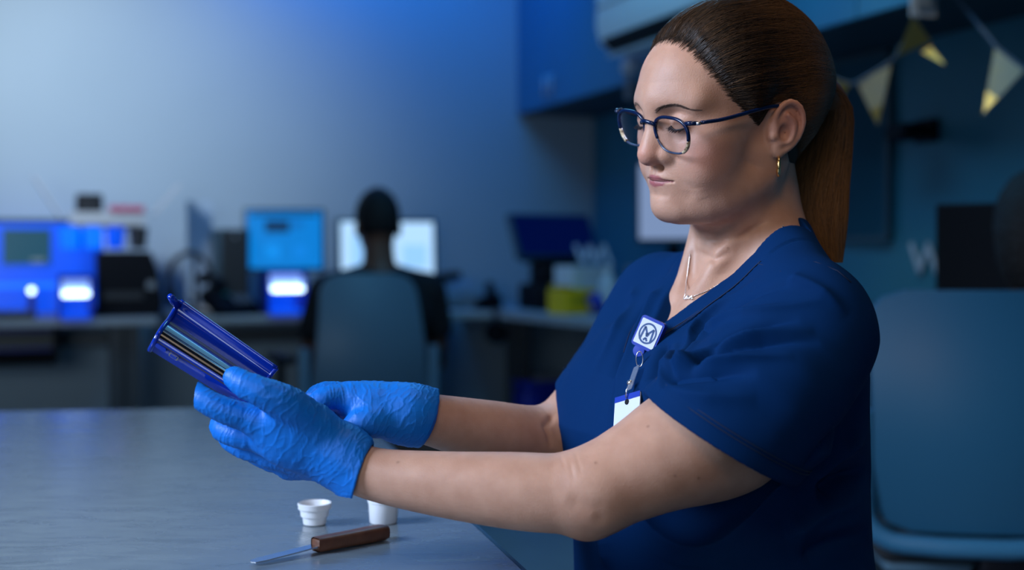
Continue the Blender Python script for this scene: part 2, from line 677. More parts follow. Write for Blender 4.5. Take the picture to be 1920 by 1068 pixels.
M_SCR_CYAN = emis('screen_cyan', (.0, .26, .85), .80)
M_SCR_WHITE = emis('screen_white', (.42, .68, 1.0), 1.15)
M_SCR_NAVY = mat('screen_off', (.002, .004, .03), .12, emit=(.0, .01, .16), estr=.22)
M_SCR_TEAL = emis('screen_teal', (.0, .12, .22), .5)
M_SCR_PALE = emis('screen_pale', (.32, .46, .78), .62)
M_BEZEL = mat('monitor_bezel', (.025, .08, .115), .4, bump=(300, .05, .0005))
M_LED = emis('led_white', (.62, .85, 1.0), 4.5)
M_LEDB = emis('blue_cup_glow', (.0, .15, 1.0), 1.3)
M_BLUEBOX = mat('blue_glow_acrylic', (.005, .08, .60), .25, emit=(.0, .09, 1.0), estr=.55)
M_BLUEPL = mat('royal_blue_plastic', (.006, .03, .42), .35, bump=(200, .05, .0005))
M_TEXT = mat('screen_print_dark', (.01, .02, .05), .4, emit=(.0, .05, .16), estr=.5)
M_YEL = mat('yellow_card', (.95, .56, .005), .5, noise=(20, (.97, .60, .01), .3))


def monitor(u, v, z, w, h, scr, label, turn=0.0, tilt=8.0, stand=.14, bez=.014, print_=()):
    t = thing('monitor', u, v, z, label, 'monitor', None, turn)
    Rt = Matrix.Rotation(R(-tilt), 3, 'X')
    c = Vector((0, 0, stand + h / 2))
    mb = MB(); mb.box(c, (w, .032, h), rot=Rt, bev=.006)
    hs = part(t, 'housing', M_BEZEL, mb, 40)
    s = part(t, 'screen', scr, MB().box(c + Rt @ Vector((0, -.0165, 0)), (w - 2 * bez, .003, h - 2 * bez), rot=Rt))
    for (x, y, ww, hh, m_) in print_:
        o = part(s, 'screen_print', m_, MB().box(c + Rt @ Vector((x, -.0187, y)), (ww, .0012, hh), rot=Rt))
        o.parent = s
    part(t, 'stand', M_BLACK, MB().box((0, .03, stand / 2 + .02), (.05, .02, stand + .12)))
    part(t, 'base', M_BLACK, MB().box((0, .02, .008), (.20, .16, .014), bev=.004))
    return t


DZ = .79
monitor(.42, v_of(533, .42), DZ, .335, .265, M_SCR_CYAN, 'monitor with a bright cyan page left of the man in black', -.10, 4, .165, .014,
        [(-.03, .055, .10, .05, M_TEXT), (.05, .062, .05, .028, mat('screen_print_mid', (.01, .1, .3), .4, emit=(.0, .16, .5), estr=.7)),
         (-.05, -.05, .06, .06, mat('screen_print_pale', (.01, .1, .3), .4, emit=(.0, .27, .8), estr=.9)),
         (.065, -.05, .06, .06, mat('screen_print_pale2', (.01, .1, .3), .4, emit=(.0, .22, .7), estr=.9)),
         (0, .105, .27, .012, M_TEXT)])
monitor(.42, v_of(725, .42), DZ, .445, .285, M_SCR_WHITE, 'monitor with a glowing white page behind the head of the man in black', .06, 3, .105, .016,
        [(.12, -.02, .11, .10, mat('page_grey', (.1, .2, .4), .4, emit=(.30, .58, .92), estr=1.1)), (-.13, .0, .06, .14, mat('page_grey2', (.1, .2, .4), .4, emit=(.30, .58, .92), estr=1.1))])
monitor(.58, v_of(1037, .58), DZ + .20, .46, .205, M_SCR_NAVY, 'dark monitor tilted back on a black stand in the corner', .34, 22, .01, .012)
t = thing('till_base', .60, v_of(1040, .60), DZ, 'black bulky base unit under the dark tilted monitor', 'machine')
part(t, 'body', M_BLACK, MB().box((0, -.02, .055), (.26, .26, .11), bev=.012), 40)
part(t, 'upper_body', M_BLACK, MB().box((.02, .02, .15), (.20, .17, .10), bev=.012), 40)
part(t, 'card_slot', M_DARK, MB().box((-.02, -.152, .06), (.12, .006, .014)))
# pale screen on the right wall side
monitor(u_of(1255, .25), .25, DZ, .30, .33, M_SCR_PALE, 'tall pale screen behind the chin of the woman', R(-62), 0, .28, .02)

# dark box between the paper stand and the cyan monitor
t = thing('computer_tower', .40, v_of(430, .40), DZ, 'dark teal computer case left of the cyan monitor', 'computer')
part(t, 'case', M_BEZEL, MB().box((0, 0, .17), (.115, .34, .34), bev=.006), 40)
part(t, 'front_panel', M_DARK, MB().box((0, -.172, .18), (.105, .008, .31), bev=.003))
part(t, 'power_button', M_GREY, MB().lathe([(.008, 0), (.008, .004)], (0, -.176, .31), 12, M=Matrix.Rotation(R(90), 3, 'X')))

# desk phone
t = thing('desk_phone', .60, v_of(432, .62), DZ, 'black desk phone in front of the dark computer case', 'phone', None, .3)
part(t, 'body', M_BLACK, MB().box((0, 0, .045), (.19, .19, .045), bev=.012, rot=Matrix.Rotation(R(22), 3, 'X')), 40)
part(t, 'handset', M_BLACK, MB().tube([(-.075, -.08, .11), (-.075, -.05, .135), (-.075, .05, .155), (-.075, .09, .14)], [.024, .018, .018, .024], 10), 60)
part(t, 'display', M_SCR_TEAL, MB().box((.03, .045, .090), (.09, .05, .004), rot=Matrix.Rotation(R(22), 3, 'X')))
for k in range(9):
    part(t, 'key', M_GREY, MB().box((.005 + .026 * (k % 3), -.06 + .022 * (k // 3), .055 + .009 * (k // 3)), (.016, .012, .006), rot=Matrix.Rotation(R(22), 3, 'X')))

# headset on its stand
t = thing('headset', .50, v_of(356, .50), DZ, 'grey headset hanging on a stand beside the paper holder', 'headset')
pts = [(.085 * math.cos(a), 0, .13 + .115 * math.sin(a)) for a in np.linspace(R(-30), R(210), 22)]
part(t, 'headband', M_DARK, MB().tube(pts, .011, 8), 60)
for k in (-1, 1):
    part(t, 'ear_cup', M_BLACK, MB().lathe([(.02, -.018), (.038, -.012), (.038, .012), (.02, .018)], (k * .075, 0, .07), 16, M=Matrix.Rotation(R(90), 3, 'Y')), 40)
part(t, 'stand', M_BLACK, MB().box((.02, 0, .12), (.016, .016, .24)))
part(t, 'stand_base', M_BLACK, MB().lathe([(.055, 0), (.055, .008), (.02, .014)], (.02, 0, 0), 20), 40)

# paper holder
t = thing('paper_holder', .30, v_of(375, .30), DZ, 'tall pale blue sheet standing upright behind the headset', 'paper holder')
part(t, 'board', mat('clear_holder', (.40, .50, .62), .25, noise=(3, (.43, .53, .65), .3)), MB().box((0, .012, .25), (.105, .008, .42), rot=Matrix.Rotation(R(-4), 3, 'X')))
part(t, 'sheet', mat('pale_sheet', (.30, .42, .60), .6, noise=(12, (.36, .48, .66), .2)), MB().box((.0, .002, .24), (.085, .004, .34), rot=Matrix.Rotation(R(-4), 3, 'X')))
part(t, 'base', M_WHITE, MB().box((0, 0, .012), (.13, .09, .022), bev=.004))


# blue curing light boxes
def light_box(name, u, v, w, h, label, turn=0.0):
    t = thing(name, u, v, DZ, label, 'light box', None, turn)
    part(t, 'housing', M_BLUEPL, MB().box((0, .10, h / 2), (w, .012, h)).box((-w / 2, 0, h / 2), (.012, .2, h)).box((w / 2, 0, h / 2), (.012, .2, h)).box((0, 0, h), (w + .012, .21, .014)))
    part(t, 'glow_panel', M_BLUEBOX, MB().box((0, .09, h * .5), (w - .02, .006, h - .03)))
    part(t, 'tray', M_BLUEBOX, MB().box((0, -.06, .010), (w * .9, .16, .018), bev=.004))
    part(t, 'lamp_bar', M_LED, MB().box((0, -.115, h * .60), (w * .85, .02, .020), bev=.008), 40)
    part(t, 'diffuser', mat(name + '_diffuser', (.5, .6, .9), .4, emit=(.25, .45, 1.0), estr=.75), MB().box((0, -.06, h * .80), (w * .85, .10, .035), rot=Matrix.Rotation(R(20), 3, 'X')))
    return t


light_box('light_box', .60, v_of(530, .60), .150, .170, 'small glowing light box on the desk left of the man in black')
light_box('curing_lamp', .62, v_of(141, .62), .115, .155, 'white glowing lamp bar on the desk in front of the big blue panel')
t = thing('blue_light_wall', .33, v_of(30, .33), DZ, 'large glowing blue panel with a teal screen on the left desk', 'panel')
part(t, 'panel', M_BLUEBOX, MB().box((0, .02, .185), (.66, .03, .36), bev=.005))
part(t, 'teal_screen', M_SCR_TEAL, MB().box((.04, -.002, .27), (.18, .010, .14)))
part(t, 'screen_glow', emis('screen_grey_line', (.25, .38, .5), .5), MB().box((.08, -.008, .215), (.05, .004, .014)))
part(t, 'top_edge', M_BEZEL, MB().box((0, .02, .372), (.67, .04, .018)))
part(t, 'lower_strip', M_LEDB, MB().box((-.05, -.004, .115), (.55, .012, .02)))
t = thing('indicator_lamp', .64, v_of(59, .64), DZ, 'small round white lamp left of the white lamp bar', 'lamp')
part(t, 'stem', M_BLUEPL, MB().box((0, .02, .055), (.03, .03, .11)))
part(t, 'bulb', M_LED, MB().lathe([(.003, -.006), (.010, -.005), (.012, 0), (.010, .005), (.003, .006)], (0, -.012, .105), 20, M=Matrix.Rotation(R(90), 3, 'X')), 60)
t = thing('keyboard', .58, v_of(-40, .58), DZ, 'dark keyboard at the left end of the left desk', 'keyboard')
part(t, 'body', M_DARK, MB().box((0, 0, .012), (.40, .14, .02), bev=.004))
for a in range(14):
    for b_ in range(4):
        part(t, 'key', M_GREY, MB().box((-.176 + .027 * a, -.045 + .03 * b_, .025), (.021, .022, .007)))
# dark printer
t = thing('printer', .42, v_of(236, .42), DZ, 'black printer on the left desk under the white flapped box', 'printer')
ol = [(-.115, 0), (.125, 0), (.13, .06), (.11, .18), (.085, .25), (-.115, .25)]
part(t, 'body', M_BLACK, MB().prism(ol, .34, frame_mat((0, .17, 0), (1, 0, 0), (0, 0, 1), (0, -1, 0))), 30)
part(t, 'paper_slot', M_DARK, MB().box((-.02, -.175, .08), (.15, .012, .03)))
part(t, 'control_panel', M_GREY, MB().box((.085, -.176, .12), (.03, .01, .03), rot=Matrix.Rotation(R(10), 3, 'Y')))
part(t, 'foot_strip', M_BLACK, MB().box((.0, 0, .012), (.25, .36, .024)))
# open white box with leaning flaps
t = thing('open_box', .42, v_of(190, .42), DZ + .25, 'white box with open slanted flaps on the black printer', 'box')
M_BOX = mat('white_card', (.50, .53, .58), .6, noise=(10, (.55, .58, .63), .3))
part(t, 'tray', M_BOX, MB().box((.02, 0, .13), (.28, .26, .05)).box((.02, 0, .10), (.24, .22, .02)))
part(t, 'flap', M_BOX, MB().box((-.20, 0, .21), (.008, .24, .20), rot=Matrix.Rotation(R(-32), 3, 'Y')))
part(t, 'flap', M_BOX, MB().box((.25, 0, .21), (.006, .24, .16), rot=Matrix.Rotation(R(40), 3, 'Y')))
part(t, 'red_strip', mat('pink_strip', (.55, .12, .22), .5, noise=(20, (.6, .16, .26), .3)), MB().box((.09, -.132, .168), (.13, .02, .024)))
for k in range(4):
    part(t, 'cup', [M_LEDB, M_LEDB, M_BLUEBOX, M_DARK][k], MB().lathe([(.030, 0), (.038, .085)], (-.12 + .085 * k, -.09, .012), 14), 40)  # blue glow put into three cups, which are no lamps
t = thing('black_block', .42, v_of(167, .42), DZ + .25 + .155, 'small black block on top of the white flapped box', 'box')
part(t, 'block', M_BLACK, MB().box((0, 0, .036), (.10, .12, .072), bev=.008), 40)
part(t, 'block_label', M_DARK, MB().box((0, -.061, .03), (.08, .003, .02)))
# shelf under the left desk
t = thing('under_desk_shelf', .36, v_of(-10, .36), 0, 'dark shelf hanging under the left end of the left desk', 'shelf')
part(t, 'shelf', M_BLACK, MB().box((0, 0, .62), (.45, .4, .03)))
part(t, 'end_panel', M_BLACK, MB().box((.225, 0, .69), (.02, .4, .138)))
part(t, 'back_light', M_BLUEPL, MB().box((0, .18, .69), (.42, .01, .12)))

# clutter right of the man
t = thing('paper_tray', .34, v_of(852, .34), DZ, 'pale blue tray with papers right of the man in black', 'tray')
part(t, 'tray', M_GREY, MB().box((0, 0, .035), (.20, .26, .05), bev=.005))
part(t, 'papers', mat('blue_papers', (.28, .40, .58), .6, noise=(9, (.33, .45, .62), .3)), MB().box((-.01, 0, .085), (.16, .22, .045), rot=Matrix.Rotation(R(-6), 3, 'Y')))
part(t, 'black_lid', M_BLACK, MB().box((-.04, .03, .135), (.12, .14, .03), rot=Matrix.Rotation(R(-10), 3, 'Y')))
t = thing('stapler', .56, v_of(912, .56), DZ, 'small black stapler on the desk left of the dark tilted monitor', 'stapler', None, .6)
part(t, 'base', M_BLACK, MB().box((0, 0, .010), (.15, .035, .014), bev=.003))
part(t, 'arm', M_BLACK, MB().box((.005, 0, .045), (.14, .032, .03), bev=.008, rot=Matrix.Rotation(R(-14), 3, 'Y')), 40)
t = thing('tape_dispenser', .40, v_of(920, .40), DZ, 'black tape dispenser behind the black stapler', 'tape dispenser')
part(t, 'body', M_BLACK, MB().box((0, 0, .025), (.07, .12, .05), bev=.008), 40)
part(t, 'reel', M_DARK, MB().lathe([(.042, -.01), (.042, .01)], (0, .01, .075), 20, M=Matrix.Rotation(R(90), 3, 'Y')), 40)
t = thing('yellow_box', 1.0, v_of(1072, 1.0), DZ, 'yellow cardboard box on the corner desk', 'box', None, .35)
part(t, 'carton', M_YEL, MB().box((0, 0, .05), (.165, .11, .10), bev=.004))
part(t, 'print_band', mat('yellow_print', (.45, .33, .01), .5, noise=(40, (.6, .45, .02), .2)), MB().box((.01, -.0555, .055), (.10, .002, .03)))
part(t, 'lid_flap', M_YEL, MB().box((-.05, 0, .107), (.05, .10, .006), rot=Matrix.Rotation(R(12), 3, 'Y')))
t = thing('white_carton', .90, v_of(1104, .90), DZ, 'white carton behind the yellow box', 'box', None, .35)
part(t, 'carton', M_WHITE, MB().box((0, .06, .095), (.17, .12, .19), bev=.004))
part(t, 'tape_strip', M_GREY, MB().box((0, .06, .1915), (.17, .03, .002)))
t = thing('white_bottle', .98, v_of(1140, .98), DZ, 'white bottle at the right of the white carton', 'bottle')
part(t, 'bottle', M_WHITE, MB().lathe([(.035, 0), (.037, .01), (.037, .13), (.018, .155), (.018, .17)], (0, 0, 0), 20), 40)
part(t, 'cap', M_WHITE, MB().lathe([(.020, .168), (.020, .195)], (0, 0, 0), 16), 40)
t = thing('blue_tape_roll', 1.08, v_of(1116, 1.08), DZ, 'blue roll standing beside the yellow box', 'tape roll')
part(t, 'roll', M_BLUEPL, MB().lathe([(.022, -.02), (.042, -.02), (.042, .02), (.022, .02), (.022, -.02)], (0, 0, .042), 24, M=Matrix.Rotation(R(70), 3, 'Y'), cap=False), 40)
part(t, 'core', M_WHITE, MB().lathe([(.018, -.019), (.022, -.019), (.022, .019), (.018, .019), (.018, -.019)], (0, 0, .042), 24, M=Matrix.Rotation(R(70), 3, 'Y'), cap=False), 40)
# bin below the corner desk
t = thing('recycling_bin', .62, v_of(1008, .62), 0, 'navy blue bin on the floor under the corner desk', 'bin')
o = part(t, 'bin', M_BLUEPL, MB().box((0, 0, .235), (.20, .22, .47), bev=.02), 40)
part(t, 'rim', M_BLUEPL, MB().box((0, 0, .475), (.215, .235, .03), bev=.01), 40)
part(t, 'bin_bag', M_GREY, MB().box((.03, 0, .495), (.14, .17, .03), bev=.012), 40)
t = thing('cable_reel', .66, v_of(930, .66), .665, 'round black cable reel under the edge of the desk', 'cable reel')
part(t, 'reel', M_BLACK, MB().lathe([(.035, -.02), (.045, -.02), (.045, .02), (.035, .02)], (0, 0, .03), 20, M=Matrix.Rotation(R(90), 3, 'X')), 40)
part(t, 'hook', M_BLACK, MB().box((0, .0, .077), (.012, .012, .035)))

# ------------------------------------------------------------------ along the right wall
M_FOIL = mat('gold_foil', (.85, .62, .18), .28, metal=.85, bump=(40, .25, .003))
M_PAPER = mat('cream_flag_paper', (.62, .58, .46), .5, noise=(60, (.70, .62, .36), .25))
t = thing('workbench', 2.72, .30, 0, 'dark workbench along the right wall behind the woman', 'bench')
part(t, 'worktop', M_DARK, MB().box((0, 0, .865), (.56, .74, .04), bev=.005))
part(t, 'plinth', M_BLACK, MB().box((.05, 0, .42), (.44, .70, .84)))
for k in range(2):
    part(t, 'front_panel', M_DARK, MB().box((-.185, -.175 + .35 * k, .45), (.016, .33, .76), bev=.003))
t = thing('panel_and_shadow', u_of(1617, .012), .012, 1.08, 'dark panel and its shadow on the teal wall behind the ponytail', 'board')
part(t, 'board', mat('panel_shadow_tone', (.012, .085, .13), .9, noise=(60, (.015, .095, .145), .3)), MB().box((0, 0, .30), (.018, .28, .60)))  # dark colour stands for a panel and the shadow with it
part(t, 'frame', M_BEZEL, MB().box((-.002, 0, .005), (.024, .30, .014)).box((-.002, 0, .595), (.024, .30, .014)).box((-.002, -.145, .30), (.024, .014, .60)).box((-.002, .145, .30), (.024, .014, .60)))
t = thing('wall_bracket', u_of(1690, .10), .10, 1.41, 'black bracket arm fixed to the teal wall under the bunting', 'bracket')
part(t, 'plate', M_BLACK, MB().box((.09, 0, 0), (.02, .10, .07), bev=.004))
part(t, 'arm', M_BLACK, MB().tube([(.09, 0, 0), (-.02, -.03, -.01)], .018, 10), 60)
part(t, 'head', M_BLACK, MB().box((-.03, -.05, -.012), (.07, .10, .05), bev=.012), 40)
t = thing('dark_monitor', u_of(1895, .36), .36, .885, 'black computer screen in front of the right hand seated person', 'monitor', None, R(-62))
part(t, 'housing', M_BLACK, MB().box((0, 0, .155), (.36, .03, .25), bev=.006))
part(t, 'stand', M_BLACK, MB().box((0, .03, .06), (.05, .03, .12)))
part(t, 'base', M_BLACK, MB().box((0, .03, .007), (.2, .15, .014)))


def zigzag(u, v, z, n, w, h, label, turn):
    t = thing('zigzag_garland', u, v, z, label, 'garland', None, turn)
    for k in range(n):
        a = Vector((-n * w / 2 + k * w, 0, h if k % 2 == 0 else 0)); b_ = Vector((-n * w / 2 + (k + 1) * w, 0, 0 if k % 2 == 0 else h))
        d_ = (b_ - a); L = d_.length
        part(t, 'strip', M_ZIG, MB().box((a + b_) / 2, (L + .012, .004, .016), rot=Matrix.Rotation(-math.atan2(d_.z, d_.x), 3, 'Y')))
    return t


M_ZIG = mat('white_zigzag_paper', (.62, .68, .78), .6, noise=(40, (.68, .74, .84), .3))
zigzag(u_of(1748, .012), .012, .985, 5, .040, .080, 'white zigzag paper strip on the teal wall beside the black screen', R(-90))
zigzag(.84, v_of(1112, .84), DZ + .203, 5, .030, .070, 'white zigzag paper strip right of the dark tilted monitor', R(-40))
t = thing('tool_caddy', .98, .15, DZ, 'grey caddy of small tools on the corner desk behind the woman', 'caddy', None, R(-40))
part(t, 'tray', M_BEZEL, MB().box((0, 0, .07), (.26, .13, .14), bev=.006))
for k in range(6):
    part(t, 'tool', [M_GREY, M_DARK, M_BEZEL][k % 3], MB().box((-.105 + .042 * k, 0, .16 + .012 * (k % 2)), (.034, .05, .06), bev=.006))


# gold bunting
def flag(A, B, C, label, foil):
    """a triangular pennant hanging by its edge AB with the point at C (world)"""
    A, B, C = Vector(A), Vector(B), Vector(C)
    n = (B - A).cross(C - A).normalized()
    if n.y > 0: n = -n
    mid = (A + B) / 2
    t = empty('bunting_flag', mid, 0, label, 'bunting flag', 'gold and cream bunting flags')
    def tri(p, q, r, off, th):
        o = n * off
        mb = MB()
        a = [mb.bm.verts.new(x + o) for x in (p, q, r)]
        b_ = [mb.bm.verts.new(x + o - n * th) for x in (p, q, r)]
        mb.bm.faces.new(a); mb.bm.faces.new(b_[::-1])
        for k in range(3): mb.bm.faces.new((a[k], a[(k + 1) % 3], b_[(k + 1) % 3], b_[k]))
        return mb
    tri(A, B, C, 0, .0012).build('pennant', M_PAPER if foil < .9 else M_FOIL, t)
    if foil < .9:
        tri(C + (A - C) * .42 * foil, C + (B - C) * .42 * foil, C + (mid - C) * .05, .0016, .001).build('gold_tip', M_FOIL, t)
    return t


BD = 3.38
flag(at(1540, 140, BD), at(1594, 158, BD), at(1566, 205, BD + .02), 'gold flag half hidden behind the ponytail', 1)
flag(at(1606, 154, BD), at(1671, 122, BD - .05), at(1646, 236, BD), 'cream flag with a gold tip right of the gold flag by the ponytail', .95 * .9)
flag(at(1681, 106, BD - .06), at(1746, 78, BD - .10), at(1712, 30, BD - .12), 'gold flag flipped upwards below the white tag', 1)
flag(at(1728, 98, BD - .10), at(1745, 86, BD - .10), at(1772, 121, BD - .16), 'small gold flag tip hanging from the flipped gold flag', 1)
flag(at(1866, 86, BD - .25), at(1922, 130, BD - .30), at(1842, 216, BD - .25), 'cream flag with a gold tip at the right edge', .95 * .9)
t = empty('bunting_string', at(1600, 156, BD), 0, 'grey string carrying the bunting flags', 'string')
mb = MB()
mb.tube([at(1540, 140, BD + .003), at(1600, 158, BD + .003), at(1675, 112, BD - .05), at(1715, 40, BD - .10), at(1735, 6, BD - .12)], .003, 6)
mb.build('string', mat('grey_string', (.12, .18, .26), .8, noise=(60, (.15, .2, .3), .3)), t)
mb = MB()
mb.tube([at(1780, -20, BD - .13), at(1830, 40, BD - .2), at(1868, 88, BD - .25), at(1924, 132, BD - .30)], .0045, 6)
mb.build('string', bpy.data.materials['grey_string'], t)
t = empty('paper_tag', at(1730, 10, BD - .11), 0, 'white paper tag on the underside of the cabinets above the bunting', 'tag')
MB().box(at(1731, 4, BD - .115), (.072, .006, .075), rz=.25).build('tag_sheet', M_BOX, t)
MB().box(at(1733, 2, BD - .122), (.040, .003, .03), rz=.25).build('tag_print', M_GREY, t)
# ------------------------------------------------------------------ task chairs
M_CHAIR = mat('pale_chair_shell', (.105, .18, .245), .45, bump=(250, .06, .0006))
M_CHAIRF = mat('pale_chair_frame', (.13, .25, .35), .38, bump=(250, .04, .0006))
M_SEAT = mat('seat_fabric', (.03, .035, .042), .9, bump=(500, .2, .001))


def shell(w0, w1, h, r, th, bow, z0):
    """curved rounded backrest panel: x across, z up; bottom width w0, top width w1; bowed forwards (+y) at the sides"""
    n, m = 28, 30
    top, bot = [], []
    P, Qb = [], []
    for j in range(m + 1):
        t = j / m
        z = t * h
        half = (w0 + (w1 - w0) * t) / 2
        e = min(z, h - z)
        if e < r: half -= r - math.sqrt(max(r * r - (r - e) ** 2, 0))
        row, rowb = [], []
        for i in range(n + 1):
            s = -1 + 2 * i / n
            x = s * half
            y = bow * (x / (w0 / 2)) ** 2 + .05 * math.sin(t * math.pi) * -1 + .035 * t
            row.append((x, y, z0 + z)); rowb.append((x, y + th, z0 + z))
        P.append(row); Qb.append(rowb)
    mb = MB()
    mb.grid(P); mb.grid([r_[::-1] for r_ in Qb])
    for j in range(m):
        mb.bm.faces.new([mb.bm.verts.new(Vector(p)) for p in (P[j][0], P[j + 1][0], Qb[j + 1][0], Qb[j][0])])
        mb.bm.faces.new([mb.bm.verts.new(Vector(p)) for p in (P[j + 1][-1], P[j][-1], Qb[j][-1], Qb[j + 1][-1])])
    for i in range(n):
        mb.bm.faces.new([mb.bm.verts.new(Vector(p)) for p in (P[-1][i], P[-1][i + 1], Qb[-1][i + 1], Qb[-1][i])])
        mb.bm.faces.new([mb.bm.verts.new(Vector(p)) for p in (P[0][i + 1], P[0][i], Qb[0][i], Qb[0][i + 1])])
    bmesh.ops.remove_doubles(mb.bm, verts=mb.bm.verts[:], dist=1e-5)
    return mb


def task_chair(loc, rz, label, back_h=.50, w0=.47, w1=.41, top=.97, shell_m=None, frame_m=None):
    """faces its own +y; the shell's back looks at -y"""
    t = empty('task_chair', loc, rz, label, 'chair', 'pale task chairs')
    z0 = top - back_h
    o = part(t, 'backrest', shell_m or M_CHAIR, shell(w0, w1, back_h, .075, .022, .05, z0), 50); o.location = (0, -.24, 0)
    # frame cradling the lower half of the backrest
    hw_, r_ = w0 / 2 + .014, .07
    path = [(-hw_, .24), (-hw_, .12)] + [(-hw_ + r_ - r_ * math.cos(a), r_ - r_ * math.sin(a) - .022) for a in np.linspace(0, math.pi / 2, 7)]
    path = path + [(x * .5, -.024) for x in (-.5 * w0, 0)] + [(-x, z) for x, z in path[::-1]]
    path = [p for i, p in enumerate(path) if i == 0 or p != path[i - 1]]
    pts = [(x, -.262 + .05 * (x / (w0 / 2)) ** 2, z0 + z) for x, z in path]
    part(t, 'back_frame', frame_m or M_CHAIRF, MB().tube(pts, .020, 10, up=(0, 1, 0)), 60)
    part(t, 'seat', M_SEAT, MB().box((0, .02, .455), (.48, .46, .07), bev=.03, seg=4), 50)
    part(t, 'seat_shell', M_CHAIRF, MB().box((0, .02, .415), (.44, .42, .03), bev=.012), 50)
    part(t, 'spine', M_BLACK, MB().box((0, -.25, .435), (.10, .03, .09), bev=.012).box((0, -.15, .405), (.10, .22, .03), bev=.01), 50)
    part(t, 'gas_column', M_ALU, MB().tube([(0, 0, .10), (0, 0, .41)], .025, 14), 50)
    for k in (-1, 1):
        arm = part(t, 'armrest', M_BLACK, MB().box((k * .275, .03, .655), (.075, .25, .03), bev=.012), 50)
        part(t, 'arm_post', M_BLACK, MB().tube([(k * .20, .03, .42), (k * .275, .03, .46), (k * .275, .03, .645)], .016, 10), 50)
    for k in range(5):
        a = 2 * math.pi * k / 5 + .3
        part(t, 'base_leg', M_DARK, MB().tube([(0, 0, .12), (.16 * math.cos(a), .16 * math.sin(a), .10), (.30 * math.cos(a), .30 * math.sin(a), .075)], [.03, .022, .016], 8), 50)
        part(t, 'caster', M_BLACK, MB().lathe([(.012, -.02), (.028, -.018), (.03, 0), (.028, .018), (.012, .02)], (.30 * math.cos(a), .30 * math.sin(a), .030), 16, M=Matrix.Rotation(a, 3, 'Z') @ Matrix.Rotation(R(90), 3, 'X')), 50)
    return t


c_man = at(700, 560, 4.48)
fw = np.array([-math.sin(RZ), math.cos(RZ)])
task_chair((c_man[0] + fw[0] * .26, c_man[1] + fw[1] * .26, 0), RZ, 'pale task chair under the man in black', .50, .44, .335, .965)
c_rt = at(1880, 560, 2.52)
task_chair((c_rt[0] + .02, c_rt[1] + .24, 0), R(-4), 'large pale task chair at the right edge of the picture', .48, .50, .50, .972,
           mat('blue_chair_shell', (.022, .125, .235), .42, bump=(250, .06, .0006)), mat('blue_chair_frame', (.045, .20, .36), .38, bump=(250, .04, .0006)))


# ------------------------------------------------------------------ the two seated people in the background
M_DSKIN = mat('dark_skin', (.12, .055, .035), .5, sss=.1, noise=(40, (.14, .065, .042), .3))
M_BLKHAIR = mat('black_hair', (.004, .004, .005), .75, bump=(250, .5, .002))
M_BLKCLOTH = mat('black_cloth', (.007, .008, .011), .85, bump=(400, .2, .001))


